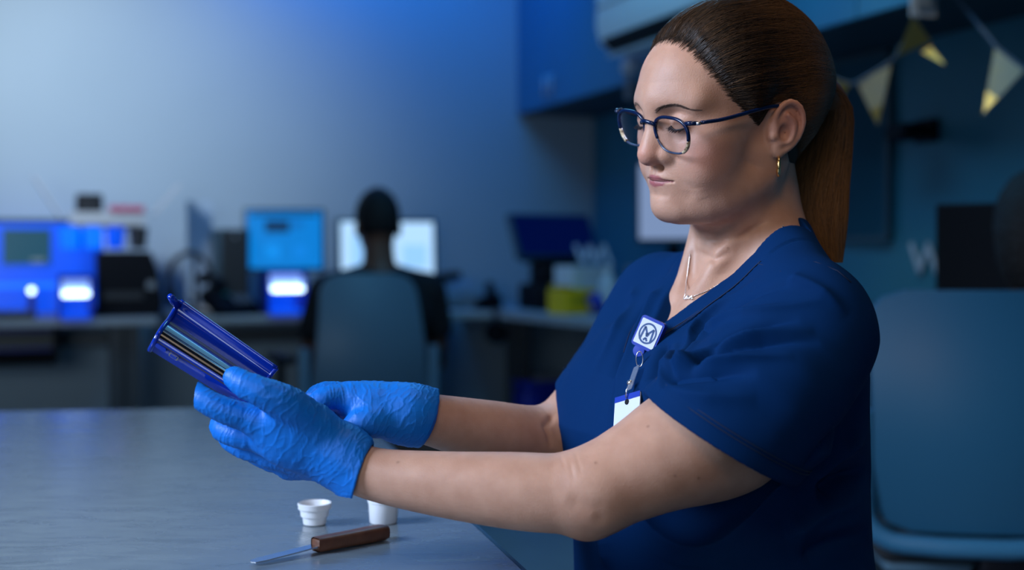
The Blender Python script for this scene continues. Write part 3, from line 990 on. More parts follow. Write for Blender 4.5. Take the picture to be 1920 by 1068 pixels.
def seated_person(loc, rz, label, eye=1.19, h=.006, long_hair=False):
    """a person sitting with the back to us, reaching forward to the desk; own +y is forward"""
    t = empty('person', loc, rz, label, 'person')
    hz = eye
    SHL, SHR = (-.175, .00, hz - .26), (.175, .00, hz - .26)
    def sym(p):
        a = p.copy(); a[:, 0] = np.abs(a[:, 0]); return a
    def body(p):
        a = sym(p)
        d = s_ell(a, (0, .015, hz + .01), (.074, .094, .112))
        d = smin(d, s_ell(a, (0, .05, hz - .06), (.052, .055, .062)), .03)
        d = smin(d, s_cone(a, (0, .115, hz - .005), (0, .125, hz - .035), .008, .014), .01)
        d = smin(d, s_ell(a, (.078, .0, hz - .02), (.010, .018, .032)), .006)
        d = smin(d, s_cone(a, (0, 0, hz - .05), (0, -.02, hz - .20), .054, .062), .02)
        d = smin(d, s_cone(a, (0, -.01, hz - .26), (0, 0, hz - .50), .10, .11), .05)
        d = smin(d, s_cone(a, (0, -.01, hz - .22), (.17, .0, hz - .245), .06, .05), .03)
        d = smin(d, s_chain(a, [(.205, .0, hz - .255), (.235, .03, hz - .40), (.242, .06, hz - .53)], [.050, .045, .036]), .02)
        d = smin(d, s_chain(a, [(.242, .06, hz - .53), (.20, .19, hz - .46), (.15, .30, hz - .385)], [.036, .034, .025]), .012)
        d = smin(d, s_cone(a, (.15, .30, hz - .385), (.135, .37, hz - .378), .026, .024), .012)
        for k in range(4):
            d = smin(d, s_chain(a, [(.112 + .02 * k, .375, hz - .375), (.112 + .02 * k, .42, hz - .372), (.114 + .018 * k, .445, hz - .386)], [.010, .009, .008], sub=2), .005)
        d = smin(d, s_chain(a, [(.125, .34, hz - .38), (.095, .37, hz - .38), (.085, .40, hz - .387)], [.012, .011, .009], sub=2), .006)
        return d
    def shirt(p):
        a = sym(p)
        d = s_cone(a, (0, -.01, hz - .29), (0, .0, hz - .62), .125, .135)
        d = smin(d, s_ell(a, (0, -.02, hz - .34), (.205, .125, .16)), .05)
        d = smin(d, s_cone(a, (0, -.015, hz - .205), (.180, .0, hz - .245), .058, .062), .04)
        sl = s_chain(a, [(.200, .0, hz - .260), (.234, .025, hz - .39)], [.064, .060])
        d = smin(d, sl, .02)
        d = smax(d, -s_cone(a, (0, 0, hz - .05), (0, -.02, hz - .160), .060, .062), .006)
        return d
    def legs(p):
        a = sym(p)
        d = s_ell(a, (0, -.03, .585), (.18, .13, .10))
        d = smin(d, s_chain(a, [(.09, .0, .57), (.12, .25, .575), (.13, .42, .58)], [.080, .075, .062]), .03)
        d = smin(d, s_chain(a, [(.13, .42, .57), (.13, .44, .32), (.13, .42, .10)], [.060, .055, .042]), .02)
        d = smin(d, s_chain(a, [(.13, .40, .045), (.14, .56, .035)], [.042, .032]), .02)
        return smax(d, f32(.004) - p[:, 2], .004)
    def hair_(p):
        a = sym(p)
        d = s_ell(a, (0, .010, hz + .018), (.083, .100, .116))
        cut = -(p[:, 1] - f32(.060) - (p[:, 2] - f32(hz + .05)) * f32(.9))
        d = smax(d, -cut, .01)
        d = smax(d, f32(hz - .045) - p[:, 2] - (p[:, 1] + f32(.05)) * f32(.35), .01)
        if long_hair:
            e = s_ell(a, (0, -.012, hz - .03), (.088, .085, .13))
            e = smax(e, p[:, 1] - f32(.045), .01)
            return smin(d, e, .02)
        return smax(d, -s_ell(a, (.082, .004, hz - .025), (.016, .024, .036)), .004)
    lo, hi = np.array([-.33, -.22, .0]), np.array([.33, .66, 1.42])
    for nm, f, m, hh in (('body', body, M_DSKIN, h), ('shirt', shirt, M_BLKCLOTH, h * 1.3), ('trousers', legs, M_BLKCLOTH, h * 1.5), ('hair', hair_, M_BLKHAIR, h * .7)):
        V, Q, NR = sdf_mesh(f, lo, hi, hh, levels=3, proj=1)
        if nm == 'hair':
            V = V + NR * ((vnoise(arr(V) * 220) - .5) * .006)[:, None]
        from_arrays(nm, V, Q, m, t, inv=False)
    return t


h_man = at(709, 418, 4.78)
seated_person((h_man[0], h_man[1], 0), RZ, 'man with short black hair in a black shirt seated at the glowing monitors', float(h_man[2]))
h_rt = at(1944, 432, 2.76)
seated_person((h_rt[0], h_rt[1], 0), R(-4), 'seated person in black at the right edge, seen from behind', float(h_rt[2]), long_hair=True)
# ------------------------------------------------------------------ the foreground table and what lies on it
TZ = .73
M_STEEL = mat('worn_table_top', (.125, .160, .195), .30, metal=.0, spec=.9, noise=(4, (.155, .195, .23), .25), bump=(9, .05, .004), ior=1.9)
_nt = M_STEEL.node_tree
_b = _nt.nodes['Principled BSDF']
_tc = _nt.nodes.new('ShaderNodeTexCoord')
_mp = _nt.nodes.new('ShaderNodeMapping'); _mp.inputs['Rotation'].default_value = (0, 0, .6); _mp.inputs['Scale'].default_value = (3, 11, 1)
_n = _nt.nodes.new('ShaderNodeTexNoise'); _n.inputs['Scale'].default_value = 3.0; _n.inputs['Detail'].default_value = 8; _n.inputs['Distortion'].default_value = 1.2
_nt.links.new(_tc.outputs['Object'], _mp.inputs[0]); _nt.links.new(_mp.outputs[0], _n.inputs['Vector'])
_r = _nt.nodes.new('ShaderNodeMapRange'); _r.inputs[1].default_value = .35; _r.inputs[2].default_value = .7; _r.inputs[3].default_value = .16; _r.inputs[4].default_value = .32
_nt.links.new(_n.outputs['Fac'], _r.inputs[0]); _nt.links.new(_r.outputs[0], _b.inputs['Roughness'])

table = empty('work_table', (-.7, 1.7, 0), 0, 'grey work table with a worn glossy top in front of the woman', 'table')
ol = [(.135, .83), (-.335, 2.62), (-.352, 2.645), (-.385, 2.655), (-1.75, 2.46), (-1.75, .83)]
MB().prism(ol, .028, Matrix.Translation((0, 0, TZ - .028))).build('tabletop', M_STEEL, table)
edge_m = mat('table_edge_band', (.02, .05, .10), .4, bump=(100, .05, .001))
e0, e1 = Vector((.135, .83, TZ - .016)), Vector((-.335, 2.62, TZ - .016))
dd = (e1 - e0)
MB().box((e0 + e1) / 2 + Vector((.0035, .001, 0)), (.005, dd.length, .030), rz=math.atan2(-dd.x, dd.y)).build('edge_band', edge_m, table)
for x, y in ((-.02, .92), (-.45, 2.52), (-1.66, 2.38), (-1.66, .92)):
    MB().box((x, y, (TZ - .028) / 2), (.05, .05, TZ - .028), bev=.004).build('leg', M_LEG, table)
MB().box((-.84, 2.44, TZ - .07), (1.6, .03, .07), rz=.14).build('apron', M_LEG, table)

M_CUP = mat('white_cup_plastic', (.78, .80, .84), .35, sss=.0, bump=(100, .02, .0005))
p = at(590, 983, 1.521)
t = empty('cup', (p[0], p[1], TZ), 0, 'small white stepped cup left of the other white cup', 'cup')
part(t, 'cup_wall', M_CUP, MB().lathe([(.0005, .0006), (.0125, .0006), (.0135, .0015), (.0145, .010), (.0165, .0105), (.0172, .0185), (.0195, .0192), (.0202, .0255), (.0192, .0262), (.0182, .0250), (.0165, .0195), (.0150, .011), (.0125, .0025), (.0005, .0022)], (0, 0, 0), 48, cap=False), 35)
part(t, 'cup_lining', M_CUP, MB().lathe([(.0005, .0030), (.0122, .0030), (.0140, .0105), (.0003, .0106)], (0, 0, 0), 40, cap=False), 35)
p = at(719, 979, 1.531)
t = empty('cup', (p[0], p[1], TZ), 0, 'small white straight cup beside the wooden knife handle', 'cup')
part(t, 'cup_wall', M_CUP, MB().lathe([(.0005, .0006), (.0158, .0006), (.0165, .0015), (.0180, .0245), (.0188, .0250), (.0190, .0285), (.0180, .0290), (.0170, .0280), (.0155, .0030), (.0005, .0025)], (0, 0, 0), 48, cap=False), 35)
part(t, 'cup_lining', M_CUP, MB().lathe([(.0005, .0035), (.0153, .0035), (.0166, .020), (.0003, .0203)], (0, 0, 0), 40, cap=False), 35)

# spreading knife
k0, k1, k2 = at(447, 1062, 1.320), at(592, 1036, 1.380), at(720, 1009, 1.448)
for q in (k0, k1, k2): q[2] = TZ
ang = math.atan2(k2[1] - k0[1], k2[0] - k0[0])
t = empty('spreading_knife', (float(k1[0]), float(k1[1]), TZ), ang, 'spreading knife with a brown wooden handle lying on the table', 'knife')
LB = float(np.linalg.norm(k1 - k0)); LH = float(np.linalg.norm(k2 - k1))
M_BLADE = mat('knife_steel', (.60, .63, .68), .22, metal=1.0, bump=(120, .03, .0006))
M_WOOD = mat('rosewood_handle', (.085, .032, .018), .42, noise=(60, (.16, .065, .035), .2), bump=(300, .15, .0008))
ol = [(0, -.0062), (-LB * .4, -.0075), (-LB * .85, -.0080), (-LB * .97, -.0058), (-LB, 0), (-LB * .97, .0058), (-LB * .85, .0080), (-LB * .4, .0075), (0, .0062)]
part(t, 'blade', M_BLADE, MB().prism(ol[::-1], .0014, Matrix.Translation((.012, 0, .0075)) @ Matrix.Rotation(R(-3.0), 4, 'Y')))
hd = MB()
sec = rrect(.019, .0155, .005, 4)
rings = []
for s_, k in ((0, .96), (.03, 1.0), (.5, 1.02), (.75, 1.08), (.93, 1.06), (.985, .92), (1.0, .7)):
    rings.append([(s_ * LH, y * k, .0088 + z * k) for y, z in sec])
hd.grid([r_ + [r_[0]] for r_ in rings])
bmesh.ops.remove_doubles(hd.bm, verts=hd.bm.verts[:], dist=1e-6)
hd.box((.001, 0, .0088), (.004, .016, .013), bev=.003)
hd.box((LH - .003, 0, .0088), (.005, .0125, .0105), bev=.002)
part(t, 'handle', M_WOOD, hd, 40)
# ------------------------------------------------------------------ the woman in scrubs
def rot_head(yaw, pitch, roll):
    c, s = math.cos(yaw), math.sin(yaw)
    A = np.array([[-c, s, 0], [-s, -c, 0], [0, 0, 1]])
    cp, sp = math.cos(pitch), math.sin(pitch)
    B = np.array([[cp, 0, sp], [0, 1, 0], [-sp, 0, cp]])
    cr, sr = math.cos(roll), math.sin(roll)
    C = np.array([[1, 0, 0], [0, cr, -sr], [0, sr, cr]])
    return A @ B @ C


HR = rot_head(R(30), R(9), R(-7))              # head axes: forward, left, up
HO = np.array([0.2375, 1.42, 1.1925])          # between the ears
BY = R(24.6)
BF = np.array([-math.cos(BY), -math.sin(BY)])   # chest direction
BL = np.array([math.sin(BY), -math.cos(BY)])    # her left
BO = np.array([0.245, 1.445])


def hw(x, y, z): return HR @ np.array([x, y, z]) + HO


def bw(x, y, z):
    q = BO + BF * x + BL * y
    return np.array([q[0], q[1], z])


def to_head(p): return (p - arr(HO)) @ arr(HR)


def to_body(p):
    q = p[:, :2] - arr(BO)
    return np.stack([q @ arr(BF), q @ arr(BL), p[:, 2]], 1)


HELIX = [(-.005, .0735, .003), (-.0035, .0765, .015), (-.0095, .080, .0265), (-.021, .0835, .0315), (-.0325, .0865, .024), (-.0365, .087, .007), (-.031, .084, -.010), (-.020, .079, -.0215), (-.010, .0745, -.027)]


def _face(a, d):
    # eye sockets and lids
    d = smax(d, -s_ell(a, (.1035, .0315, .0200), (.0145, .0165, .0100)), .012)
    d = smin(d, s_ell(a, (.0805, .0315, .0165), (.0132, .0150, .0132)), .0035)
    # nose
    n = s_chain(a, [(.0965, 0, .026), (.1012, 0, .006), (.1078, 0, -.0172)], [.0080, .0090, .0125])
    n = smin(n, s_cone(a, (.085, .009, .010), (.0885, .0125, -.017), .0100, .0115), .014)
    d = smin(d, n, .009)
    d = smin(d, s_ell(a, (.0912, .0155, -.0190), (.0130, .0076, .0088)), .006)
    d = smax(d, -s_ell(a, (.0985, .0082, -.0325), (.0070, .0036, .0045)), .003)
    # lips
    d = smin(d, s_chain(a, [(.0985, 0, -.0428), (.0960, .009, -.0429), (.0885, .0225, -.0460)], [.0042, .0038, .0018]), .006)
    d = smin(d, s_chain(a, [(.0970, 0, -.0496), (.0945, .008, -.0494), (.0885, .0185, -.0482)], [.0046, .0042, .0018]), .006)
    d = smax(d, -s_chain(a, [(.1040, 0, -.0460), (.1008, .010, -.0461), (.0925, .0225, -.0470)], [.0012, .0012, .0006]), .0030)
    return d


def _ear(a, d):
    c = arr((-.004, .073, -.013))
    a = (a - c) / f32(.92) + c
    e = s_ell(a, (-.0185, .0790, .003), (.0165, .0038, .0265), EARM)
    e = smin(e, s_chain(a, HELIX, [.0026, .0033, .0036, .0036, .0036, .0034, .0032, .0034, .0050], sub=2), .0035)
    e = smin(e, s_chain(a, [(-.0165, .0835, .017), (-.0255, .0845, .005), (-.0210, .0815, -.0115), (-.0115, .0770, -.0150)], [.0026, .0030, .0030, .0032]), .004)
    e = smin(e, s_ell(a, (-.0065, .0735, -.0235), (.0065, .0042, .0080)), .005)
    e = smin(e, s_ell(a, (-.0085, .0680, -.002), (.0105, .0105, .022)), .006)
    e = smax(e, -s_ell(a, (-.0130, .0840, -.0035), (.0075, .0095, .0100)), .004)
    e = smin(e, s_ball(a, (-.0012, .0735, -.0070), .0040), .004)
    return smin(d, e * f32(.92), .005)


def sd_head(q):
    """head without hair, in head axes"""
    a = q.copy(); a[:, 1] = np.abs(a[:, 1])
    d = s_ell(a, (-.012, 0, .042), (.100, .073, .086))
    d = smin(d, s_ell(a, (.038, 0, .050), (.062, .056, .054)), .032)
    d = smin(d, s_ell(a, (.040, 0, -.022), (.056, .055, .070)), .03)
    d = smin(d, s_cone(a, (.0955, 0, .037), (.076, .043, .036), .0095, .009), .022)
    d = smin(d, s_ell(a, (.054, .046, -.002), (.027, .019, .019)), .02)
    d = smin(d, s_ell(a, (.056, .039, -.032), (.031, .023, .032)), .02)
    d = smin(d, s_chain(a, [(-.004, .054, -.028), (.000, .0515, -.050), (.042, .039, -.073), (.076, .013, -.077)], [.016, .018, .019, .0165]), .022)
    d = smin(d, s_ball(a, (.0855, 0, -.0745), .0165), .014)
    d = smin(d, s_ell(a, (.074, 0, -.045), (.0265, .029, .024)), .014)
    # under the chin
    d = smin(d, s_ell(a, (.032, 0, -.073), (.048, .039, .021)), .026)
    d = near(a, d, (.092, .015, -.012), .068, _face)
    d = near(a, d, (-.016, .078, .002), .052, _ear)
    return d


_t = R(16)
EARM = np.array([[math.cos(_t), math.sin(_t), 0], [-math.sin(_t), math.cos(_t), 0], [0, 0, 1]])

NECK_T = hw(-.030, 0, -.045)
NECK_B = np.array([0.283, 1.452, 1.035])
SH_L = at(1518, 606, 1.295)
SH_R = at(1245, 566, 1.60)
ARM_L = [SH_L, at(1345, 795, 1.25), at(1112, 921, 1.225)]
FORE_L = [at(1112, 921, 1.225), at(1045, 924, 1.228), at(960, 919, 1.235), at(820, 906, 1.25), at(700, 888, 1.265), at(640, 862, 1.272)]
ARM_R = [SH_R, at(1142, 730, 1.535), at(1050, 824, 1.48)]
FORE_R = [at(1050, 824, 1.48), at(985, 824, 1.452), at(920, 812, 1.415), at(820, 789, 1.36), at(770, 778, 1.335)]


def sd_neck(p):
    d = s_cone(p, NECK_T, NECK_B, .050, .056)
    d = smin(d, s_cone(p, hw(.002, 0, -.080), NECK_B + np.array([-.035, -.01, -.01]), .034, .039), .02)
    # neck muscles to the collar bone
    d = smin(d, s_cone(p, hw(-.028, .052, -.040), bw(.055, .018, 1.005), .009, .007), .014)
    d = smin(d, s_cone(p, hw(-.028, -.052, -.040), bw(.055, -.018, 1.005), .009, .007), .014)
    return d


def sd_arm_l(p):
    d = s_chain(p, ARM_L, [.050, .0570, .0405], sub=6)
    d = smin(d, s_chain(p, FORE_L, [.0400, .0380, .0368, .0312, .0258, .0250], sub=4), .014)
    d = smin(d, s_ball(p, at(1098, 978, 1.222), .0125), .018)
    d = smin(d, s_ell(p, at(1330, 835, 1.26), (.075, .045, .05)), .03)
    return d


def sd_arm_r(p):
    d = s_chain(p, ARM_R, [.046, .050, .041], sub=6)
    d = smin(d, s_chain(p, FORE_R, [.0400, .0390, .0360, .0280, .0255], sub=4), .014)
    return d


ZT = np.array([0.50, 0.58, 0.66, 0.74, 0.80, 0.86, 0.92, 0.965, 1.00, 1.03])
ZC = np.array([0.01, 0.012, 0.012, .016, .020, .022, .012, -.004, -.018, -.03])
ZA = np.array([.145, .150, .150, .152, .155, .155, .142, .120, .092, .05])
ZB = np.array([.185, .188, .180, .172, .172, .174, .172, .160, .125, .08])


def sd_torso(p):
    b = to_body(p)
    z = b[:, 2]
    A = np.interp(z, ZT, ZA).astype(f32); B = np.interp(z, ZT, ZB).astype(f32); C = np.interp(z, ZT, ZC).astype(f32)
    x = (b[:, 0] - C) / A; y = b[:, 1] / B
    k = (np.abs(x) ** 2.3 + np.abs(y) ** 2.3) ** f32(1 / 2.3)
    d = (k - 1) * np.minimum(A, B)
    d = smax(d, z - f32(1.02), .03)
    d = smax(d, f32(.52) - z, .03)
    a = b.copy(); a[:, 1] = np.abs(a[:, 1])
    d = smin(d, s_ell(a, (.085, .075, .865), (.078, .080, .085)), .05)
    d = smin(d, s_cone(p, SH_L, SH_R, .058, .052), .05)
    d = smin(d, s_chain(p, [SH_L + np.array([-.005, .0, .022]), NECK_B + np.array([.012, -.03, .026])], [.036, .042]), .03)
    d = smin(d, s_chain(p, [SH_R + np.array([-.0, .0, .012]), NECK_B + np.array([-.0, .03, .008])], [.034, .040]), .03)
    return d


def bounded(f, c, r):
    c = arr(c)
    def g(p):
        e = np.linalg.norm(p - c, axis=1)
        m = e < r + .05
        out = (e - f32(r)).astype(f32)
        if m.any(): out[m] = f(p[m])
        return out
    return g


g_head = bounded(lambda p: sd_head(to_head(p)), hw(-.005, 0, .01), .16)


def along(f, pts, r=.13):
    """evaluate f only near a coarse limb line"""
    def g(p):
        e = s_cone(p, pts[0], pts[1], 0, 0)
        for a, b in zip(pts[1:], pts[2:]):
            e = np.minimum(e, s_cone(p, a, b, 0, 0))
        out = (e - f32(.075)).astype(f32)
        m = e < r
        if m.any(): out[m] = f(p[m])
        return out
    return g


g_arm_l = along(sd_arm_l, [ARM_L[0], ARM_L[2], FORE_L[-1]])
g_arm_r = along(sd_arm_r, [ARM_R[0], ARM_R[2], FORE_R[-1]])


def sd_body(p):
    d = smin(g_head(p), sd_neck(p), .022)
    t = sd_torso(p) + f32(.017)
    t = smax(t, f32(.88) - p[:, 2], .01)
    d = smin(d, t, .035)
    d = smin(d, g_arm_l(p), .02)
    d = smin(d, g_arm_r(p), .02)
    return d


# ---- scrub top
HEM_L0, HEM_L1 = at(1210, 748, 1.20), at(1498, 903, 1.27)
_m = (HEM_L0 + HEM_L1) / 2
_e = HEM_L1 - HEM_L0; _e /= np.linalg.norm(_e)
_k = np.cross(_e, np.array([.15, 1.0, 0.0])); _k /= np.linalg.norm(_k)
if _k[2] > 0: _k = -_k
HEMN_L, HEMC_L = _k, _m                          # hem plane normal points down the arm
HEMC_R = at(1066, 727, 1.52)
HEMN_R = np.array([-.52, -.12, -.83]); HEMN_R /= np.linalg.norm(HEMN_R)


def sleeve_l(p, t=0.0):
    d = s_chain(p, [SH_L + np.array([.002, 0, -.012]), at(1440, 735, 1.255), at(1352, 822, 1.245), at(1270, 900, 1.24)], [.062 - t, .076 - t, .084 - t, .088 - t], .02)
    return d


def sleeve_r(p, t=0.0):
    return s_chain(p, [SH_R, at(1200, 630, 1.572), at(1140, 742, 1.535), at(1090, 830, 1.50)], [.054 - t, .057 - t, .059 - t, .060 - t])


NECK_CUT_TIP = .962
NECK_MID = .014
def v_width(z): return np.minimum(np.maximum(z - f32(NECK_CUT_TIP), -.05) * f32(.82), f32(.074))


def sd_top(p):
    d = sd_torso(p)
    hl = (p - arr(HEMC_L)) @ arr(HEMN_L)
    hr = (p - arr(HEMC_R)) @ arr(HEMN_R)
    d = smin(d, smax(sleeve_l(p), hl, .004), .028)
    d = smin(d, smax(sleeve_r(p), hr, .004), .028)
    # sleeve openings
    d = np.maximum(d, -np.maximum(sleeve_l(p, .005), -(hl + f32(.05))))
    d = np.maximum(d, -np.maximum(sleeve_r(p, .005), -(hr + f32(.05))))
    # V neck
    b = to_body(p)
    w = v_width(b[:, 2])
    cut = (np.abs(b[:, 1] - f32(NECK_MID)) - w) * f32(.78)
    cut = np.maximum(cut, -(b[:, 0] + f32(.045)))
    d = smax(d, -cut, .002)
    d = smax(d, b[:, 2] - f32(1.093), .006)
    d = smax(d, -s_cone(p, NECK_T, NECK_B + np.array([0, 0, .012]), .053, .057), .003)
    return d


# ---- gloved hands
def hand(p, fingers, palm, kpalm=.010):
    """fingers: list of (points, radii); palm: list of cones"""
    d = None
    for a, b, ra, rb in palm:
        e = s_cone(p, a, b, ra, rb)
        d = e if d is None else smin(d, e, kpalm)
    for pts, rad in fingers:
        d = smin(d, s_chain(p, pts, rad, sub=3), .0045)
    return d


WL = at(640, 852, 1.272)
L_IDX = [at(482, 788, 1.258), at(425, 770, 1.252), at(384, 750, 1.254), at(357, 728, 1.268), at(351, 714, 1.284)]
L_MID = [at(498, 822, 1.280), at(450, 816, 1.278), at(419, 805, 1.288), at(416, 790, 1.305), at(434, 778, 1.318)]
L_RNG = [at(512, 850, 1.300), at(462, 838, 1.305), at(432, 822, 1.318), at(434, 805, 1.332), at(452, 792, 1.340)]
L_PNK = [at(545, 872, 1.316), at(500, 860, 1.326), at(474, 846, 1.338), at(478, 830, 1.350)]
L_THB = [at(600, 806, 1.262), at(545, 762, 1.242), at(498, 738, 1.232), at(462, 722, 1.232), at(440, 708, 1.238)]


def sd_glove_l(p):
    d = hand(p, [(L_IDX, [.0150, .0130, .0122, .0108, .0090]), (L_MID, [.0150, .0132, .0122, .0110, .0092]),
                 (L_RNG, [.0145, .0128, .0118, .0106, .0090]), (L_PNK, [.0130, .0112, .0104, .0088]),
                 (L_THB, [.0190, .0185, .0150, .0132, .0112])],
             [(WL, L_IDX[0], .026, .0165), (WL, L_MID[0], .027, .0165), (WL, L_RNG[0], .026, .0160), (WL, L_PNK[0], .025, .0150),
              (at(590, 800, 1.262), at(530, 778, 1.252), .022, .018)])
    d = smin(d, s_ell(p, at(555, 820, 1.262), (.038, .020, .030)), .015)
    # cuff
    c0, c1 = at(625, 846, 1.272), at(700, 893, 1.265)
    ax = (c1 - c0) / np.linalg.norm(c1 - c0)
    cut = at(677, 888, 1.266)
    nn = np.array([.96, 0, -.275]); nn /= np.linalg.norm(nn)
    e = s_chain(p, [c0, at(660, 870, 1.269), at(680, 886, 1.267), at(715, 902, 1.264)], [.029, .0300, .0310, .0325])
    e = smin(e, s_cone(p, at(645, 890, 1.272), at(676, 930, 1.262), .014, .010), .012)
    h = (p - arr(cut)) @ arr(nn)
    e = smax(e, h, .003)
    d = smin(d, e, .012)
    b = s_chain(p, [at(650, 866, 1.27), at(680, 886, 1.267), at(725, 905, 1.263)], [.024, .0292, .0310])
    b = smin(b, s_cone(p, at(660, 900, 1.27), at(684, 938, 1.261), .008, .0085), .012)
    return np.maximum(d, -b)


WR = at(768, 777, 1.335)
R_IDX = [at(662, 748, 1.322), at(622, 745, 1.312), at(597, 757, 1.305), at(586, 782, 1.307), at(597, 808, 1.315)]
R_MID = [at(660, 746, 1.342), at(612, 738, 1.335), at(585, 756, 1.330), at(580, 785, 1.330), at(596, 806, 1.332)]
R_RNG = [at(666, 752, 1.362), at(622, 750, 1.360), at(598, 770, 1.356), at(598, 795, 1.352)]
R_PNK = [at(680, 765, 1.380), at(640, 768, 1.382), at(618, 785, 1.376), at(622, 805, 1.368)]
R_THB = [at(735, 790, 1.318), at(690, 790, 1.302), at(664, 806, 1.300), at(642, 828, 1.305), at(618, 850, 1.312)]


def sd_glove_r(p):
    d = hand(p, [(R_IDX, [.0150, .0132, .0126, .0112, .0092]), (R_MID, [.0150, .0132, .0124, .0110, .0092]),
                 (R_RNG, [.0145, .0128, .0118, .0100]), (R_PNK, [.0130, .0112, .0102, .0088]),
                 (R_THB, [.0185, .0168, .0150, .0135, .0110])],
             [(WR, R_IDX[0], .025, .0170), (WR, R_MID[0], .026, .0170), (WR, R_RNG[0], .026, .0160), (WR, R_PNK[0], .025, .0150),
              (at(740, 785, 1.325), at(690, 770, 1.315), .020, .018)])
    d = smin(d, s_ell(p, at(705, 762, 1.330), (.038, .024, .022)), .015)
    cut = at(805, 781, 1.352)
    nn = np.array([.935, .10, -.356]); nn /= np.linalg.norm(nn)
    e = s_chain(p, [at(760, 776, 1.332), at(790, 780, 1.345), at(830, 789, 1.365)], [.029, .0315, .0335])
    h = (p - arr(cut)) @ arr(nn)
    d = smin(d, smax(e, h, .003), .012)
    b = s_chain(p, [at(778, 779, 1.34), at(800, 783, 1.35), at(840, 791, 1.37)], [.025, .0300, .0325])
    return np.maximum(d, -b)


# ---- meshes
LO = np.array([-.20, 1.08, .72]); HI = np.array([.46, 1.72, 1.34])
woman = empty('person', (float(BO[0]), float(BO[1]), 0.0), 0, 'woman in navy scrubs, glasses and blue gloves holding a blue tray', 'person')
V, Q, NR = sdf_mesh(sd_body, LO, HI, .0016)


def groove(V, pts, width, amp, soft=0.0):
    """displacement along a polyline in world space, fading at both ends"""
    d, t = poly_dist(arr(V), pts)
    return amp * np.exp(-(d / width) ** 2) * np.clip(np.minimum(t, 1 - t) * 5 + soft, 0, 1)


M_SKIN = mat('skin', (.42, .230, .160), .47, sss=.14, spec=.4, noise=(45, (.49, .285, .205), .2), bump=(650, .30, .001))
QH = to_head(V.astype(f32))
ay = np.abs(QH[:, 1])
AH = QH.copy(); AH[:, 1] = ay
head_m = np.linalg.norm(QH - arr((.03, 0, 0)), axis=1) < .15
disp = np.zeros(len(V))
H = AH[head_m]
dh = np.zeros(len(H))
# smile lines, lid creases, frown, chin crease
dh += groove(H, [(.0925, .0205, -.018), (.088, .0275, -.032), (.0840, .0315, -.046), (.080, .0315, -.056)], .0030, -.0021)
dh += groove(H, [(.0890, .0270, -.020), (.0840, .0340, -.034), (.0790, .0365, -.048)], .0060, .0016)
dh += groove(H, [(.0800, .0330, -.056), (.0790, .0300, -.068)], .0050, -.0012)
dh += groove(H, [(.0740, .0395, -.052), (.0690, .0400, -.066)], .0070, .0014)
dh += groove(H, [(.0800, .0500, .0100), (.0740, .0560, .0080)], .0012, -.0005)
dh += groove(H, [(.0800, .0505, .0060), (.0730, .0560, .0015)], .0012, -.0005)
dh += groove(H, [(.0945, .0200, .0030), (.0920, .0310, -.0035), (.0860, .0430, .0000)], .0028, -.0009)
dh += groove(H, [(.086, .0285, -.0475), (.0805, .0300, -.058)], .0020, -.0008)
dh += groove(H, [(.0950, .0185, .0220), (.0965, .0310, .0270), (.0880, .0450, .0225)], .0016, -.0013)
dh += groove(H, [(.0960, .0185, .0055), (.0945, .0310, -.0010), (.0860, .0450, .0045)], .0022, -.0008)
dh += groove(H, [(.0945, .0190, .0135), (.0960, .0310, .0075), (.0880, .0455, .0110)], .0009, -.0016)
dh += groove(H, [(.1075, .0040, .032), (.1060, .0050, .044)], .0018, -.0005)
dh += groove(H, [(.1000, 0, -.0625), (.0955, .0120, -.0625)], .0035, -.0016, 1)
dh += groove(H, [(.1030, 0, -.032), (.1035, 0, -.040)], .0022, -.0010, .3)
for zz in (.058, .072):
    dh += groove(H, [(.104, 0, zz), (.098, .025, zz + .002), (.085, .043, zz)], .0014, -.00025)
disp[head_m] += dh
# creases of the neck and the elbow
NECKC = [[at(1300, 446, 1.36), at(1350, 452, 1.34), at(1400, 438, 1.34), at(1440, 410, 1.35)], [at(1296, 470, 1.37), at(1340, 486, 1.35), at(1375, 470, 1.34)]]
for c in NECKC:
    disp += groove(V, [march(sd_body, *(CX + F * q[0] / q[1], HY - F * (q[2] - CH) / q[1]), 1.2, 1.6) for q in c], .0042, -.0030)
for a, b in (((1064, 846), (1078, 905)), ((1078, 846), (1092, 890)), ((1050, 850), (1060, 880))):
    disp += groove(V, [march(sd_body, *a, 1.1, 1.4), march(sd_body, (a[0] + b[0]) / 2, (a[1] + b[1]) / 2, 1.1, 1.4), march(sd_body, *b, 1.1, 1.4)], .0016, -.0005)
disp += groove(V, [march(sd_body, 1135, 985, 1.1, 1.4), march(sd_body, 1118, 955, 1.1, 1.4), march(sd_body, 1060, 935, 1.1, 1.4)], .008, -.0014)
disp += groove(V, [march(sd_body, 1040, 775, 1.3, 1.6), march(sd_body, 1022, 800, 1.3, 1.6), march(sd_body, 1035, 840, 1.3, 1.6)], .004, -.0025)
V2 = V + NR * disp[:, None]
body = from_arrays('body', V2, Q, M_SKIN, woman)
lip = np.zeros(len(V)); blush = np.zeros(len(V))
l1, _ = poly_dist(H, [(.1030, 0, -.0430), (.1005, .008, -.0430), (.0950, .0170, -.0448), (.0905, .0245, -.0472)])
l2, _ = poly_dist(H, [(.1030, 0, -.0500), (.0995, .010, -.0495), (.0905, .0230, -.0474)])
lw = np.clip(1 - H[:, 1] / .030, .1, 1)
lip[head_m] = np.maximum(1 - sstep(l1, .0024 * lw, .0040 * lw), 1 - sstep(l2, .0028 * lw, .0045 * lw))
bl = np.exp(-(np.linalg.norm(H - arr((.070, .050, -.018)), axis=1) / .024) ** 2) * .55 + np.exp(-(np.linalg.norm(H - arr((.115, 0, -.018)), axis=1) / .014) ** 2) * .55
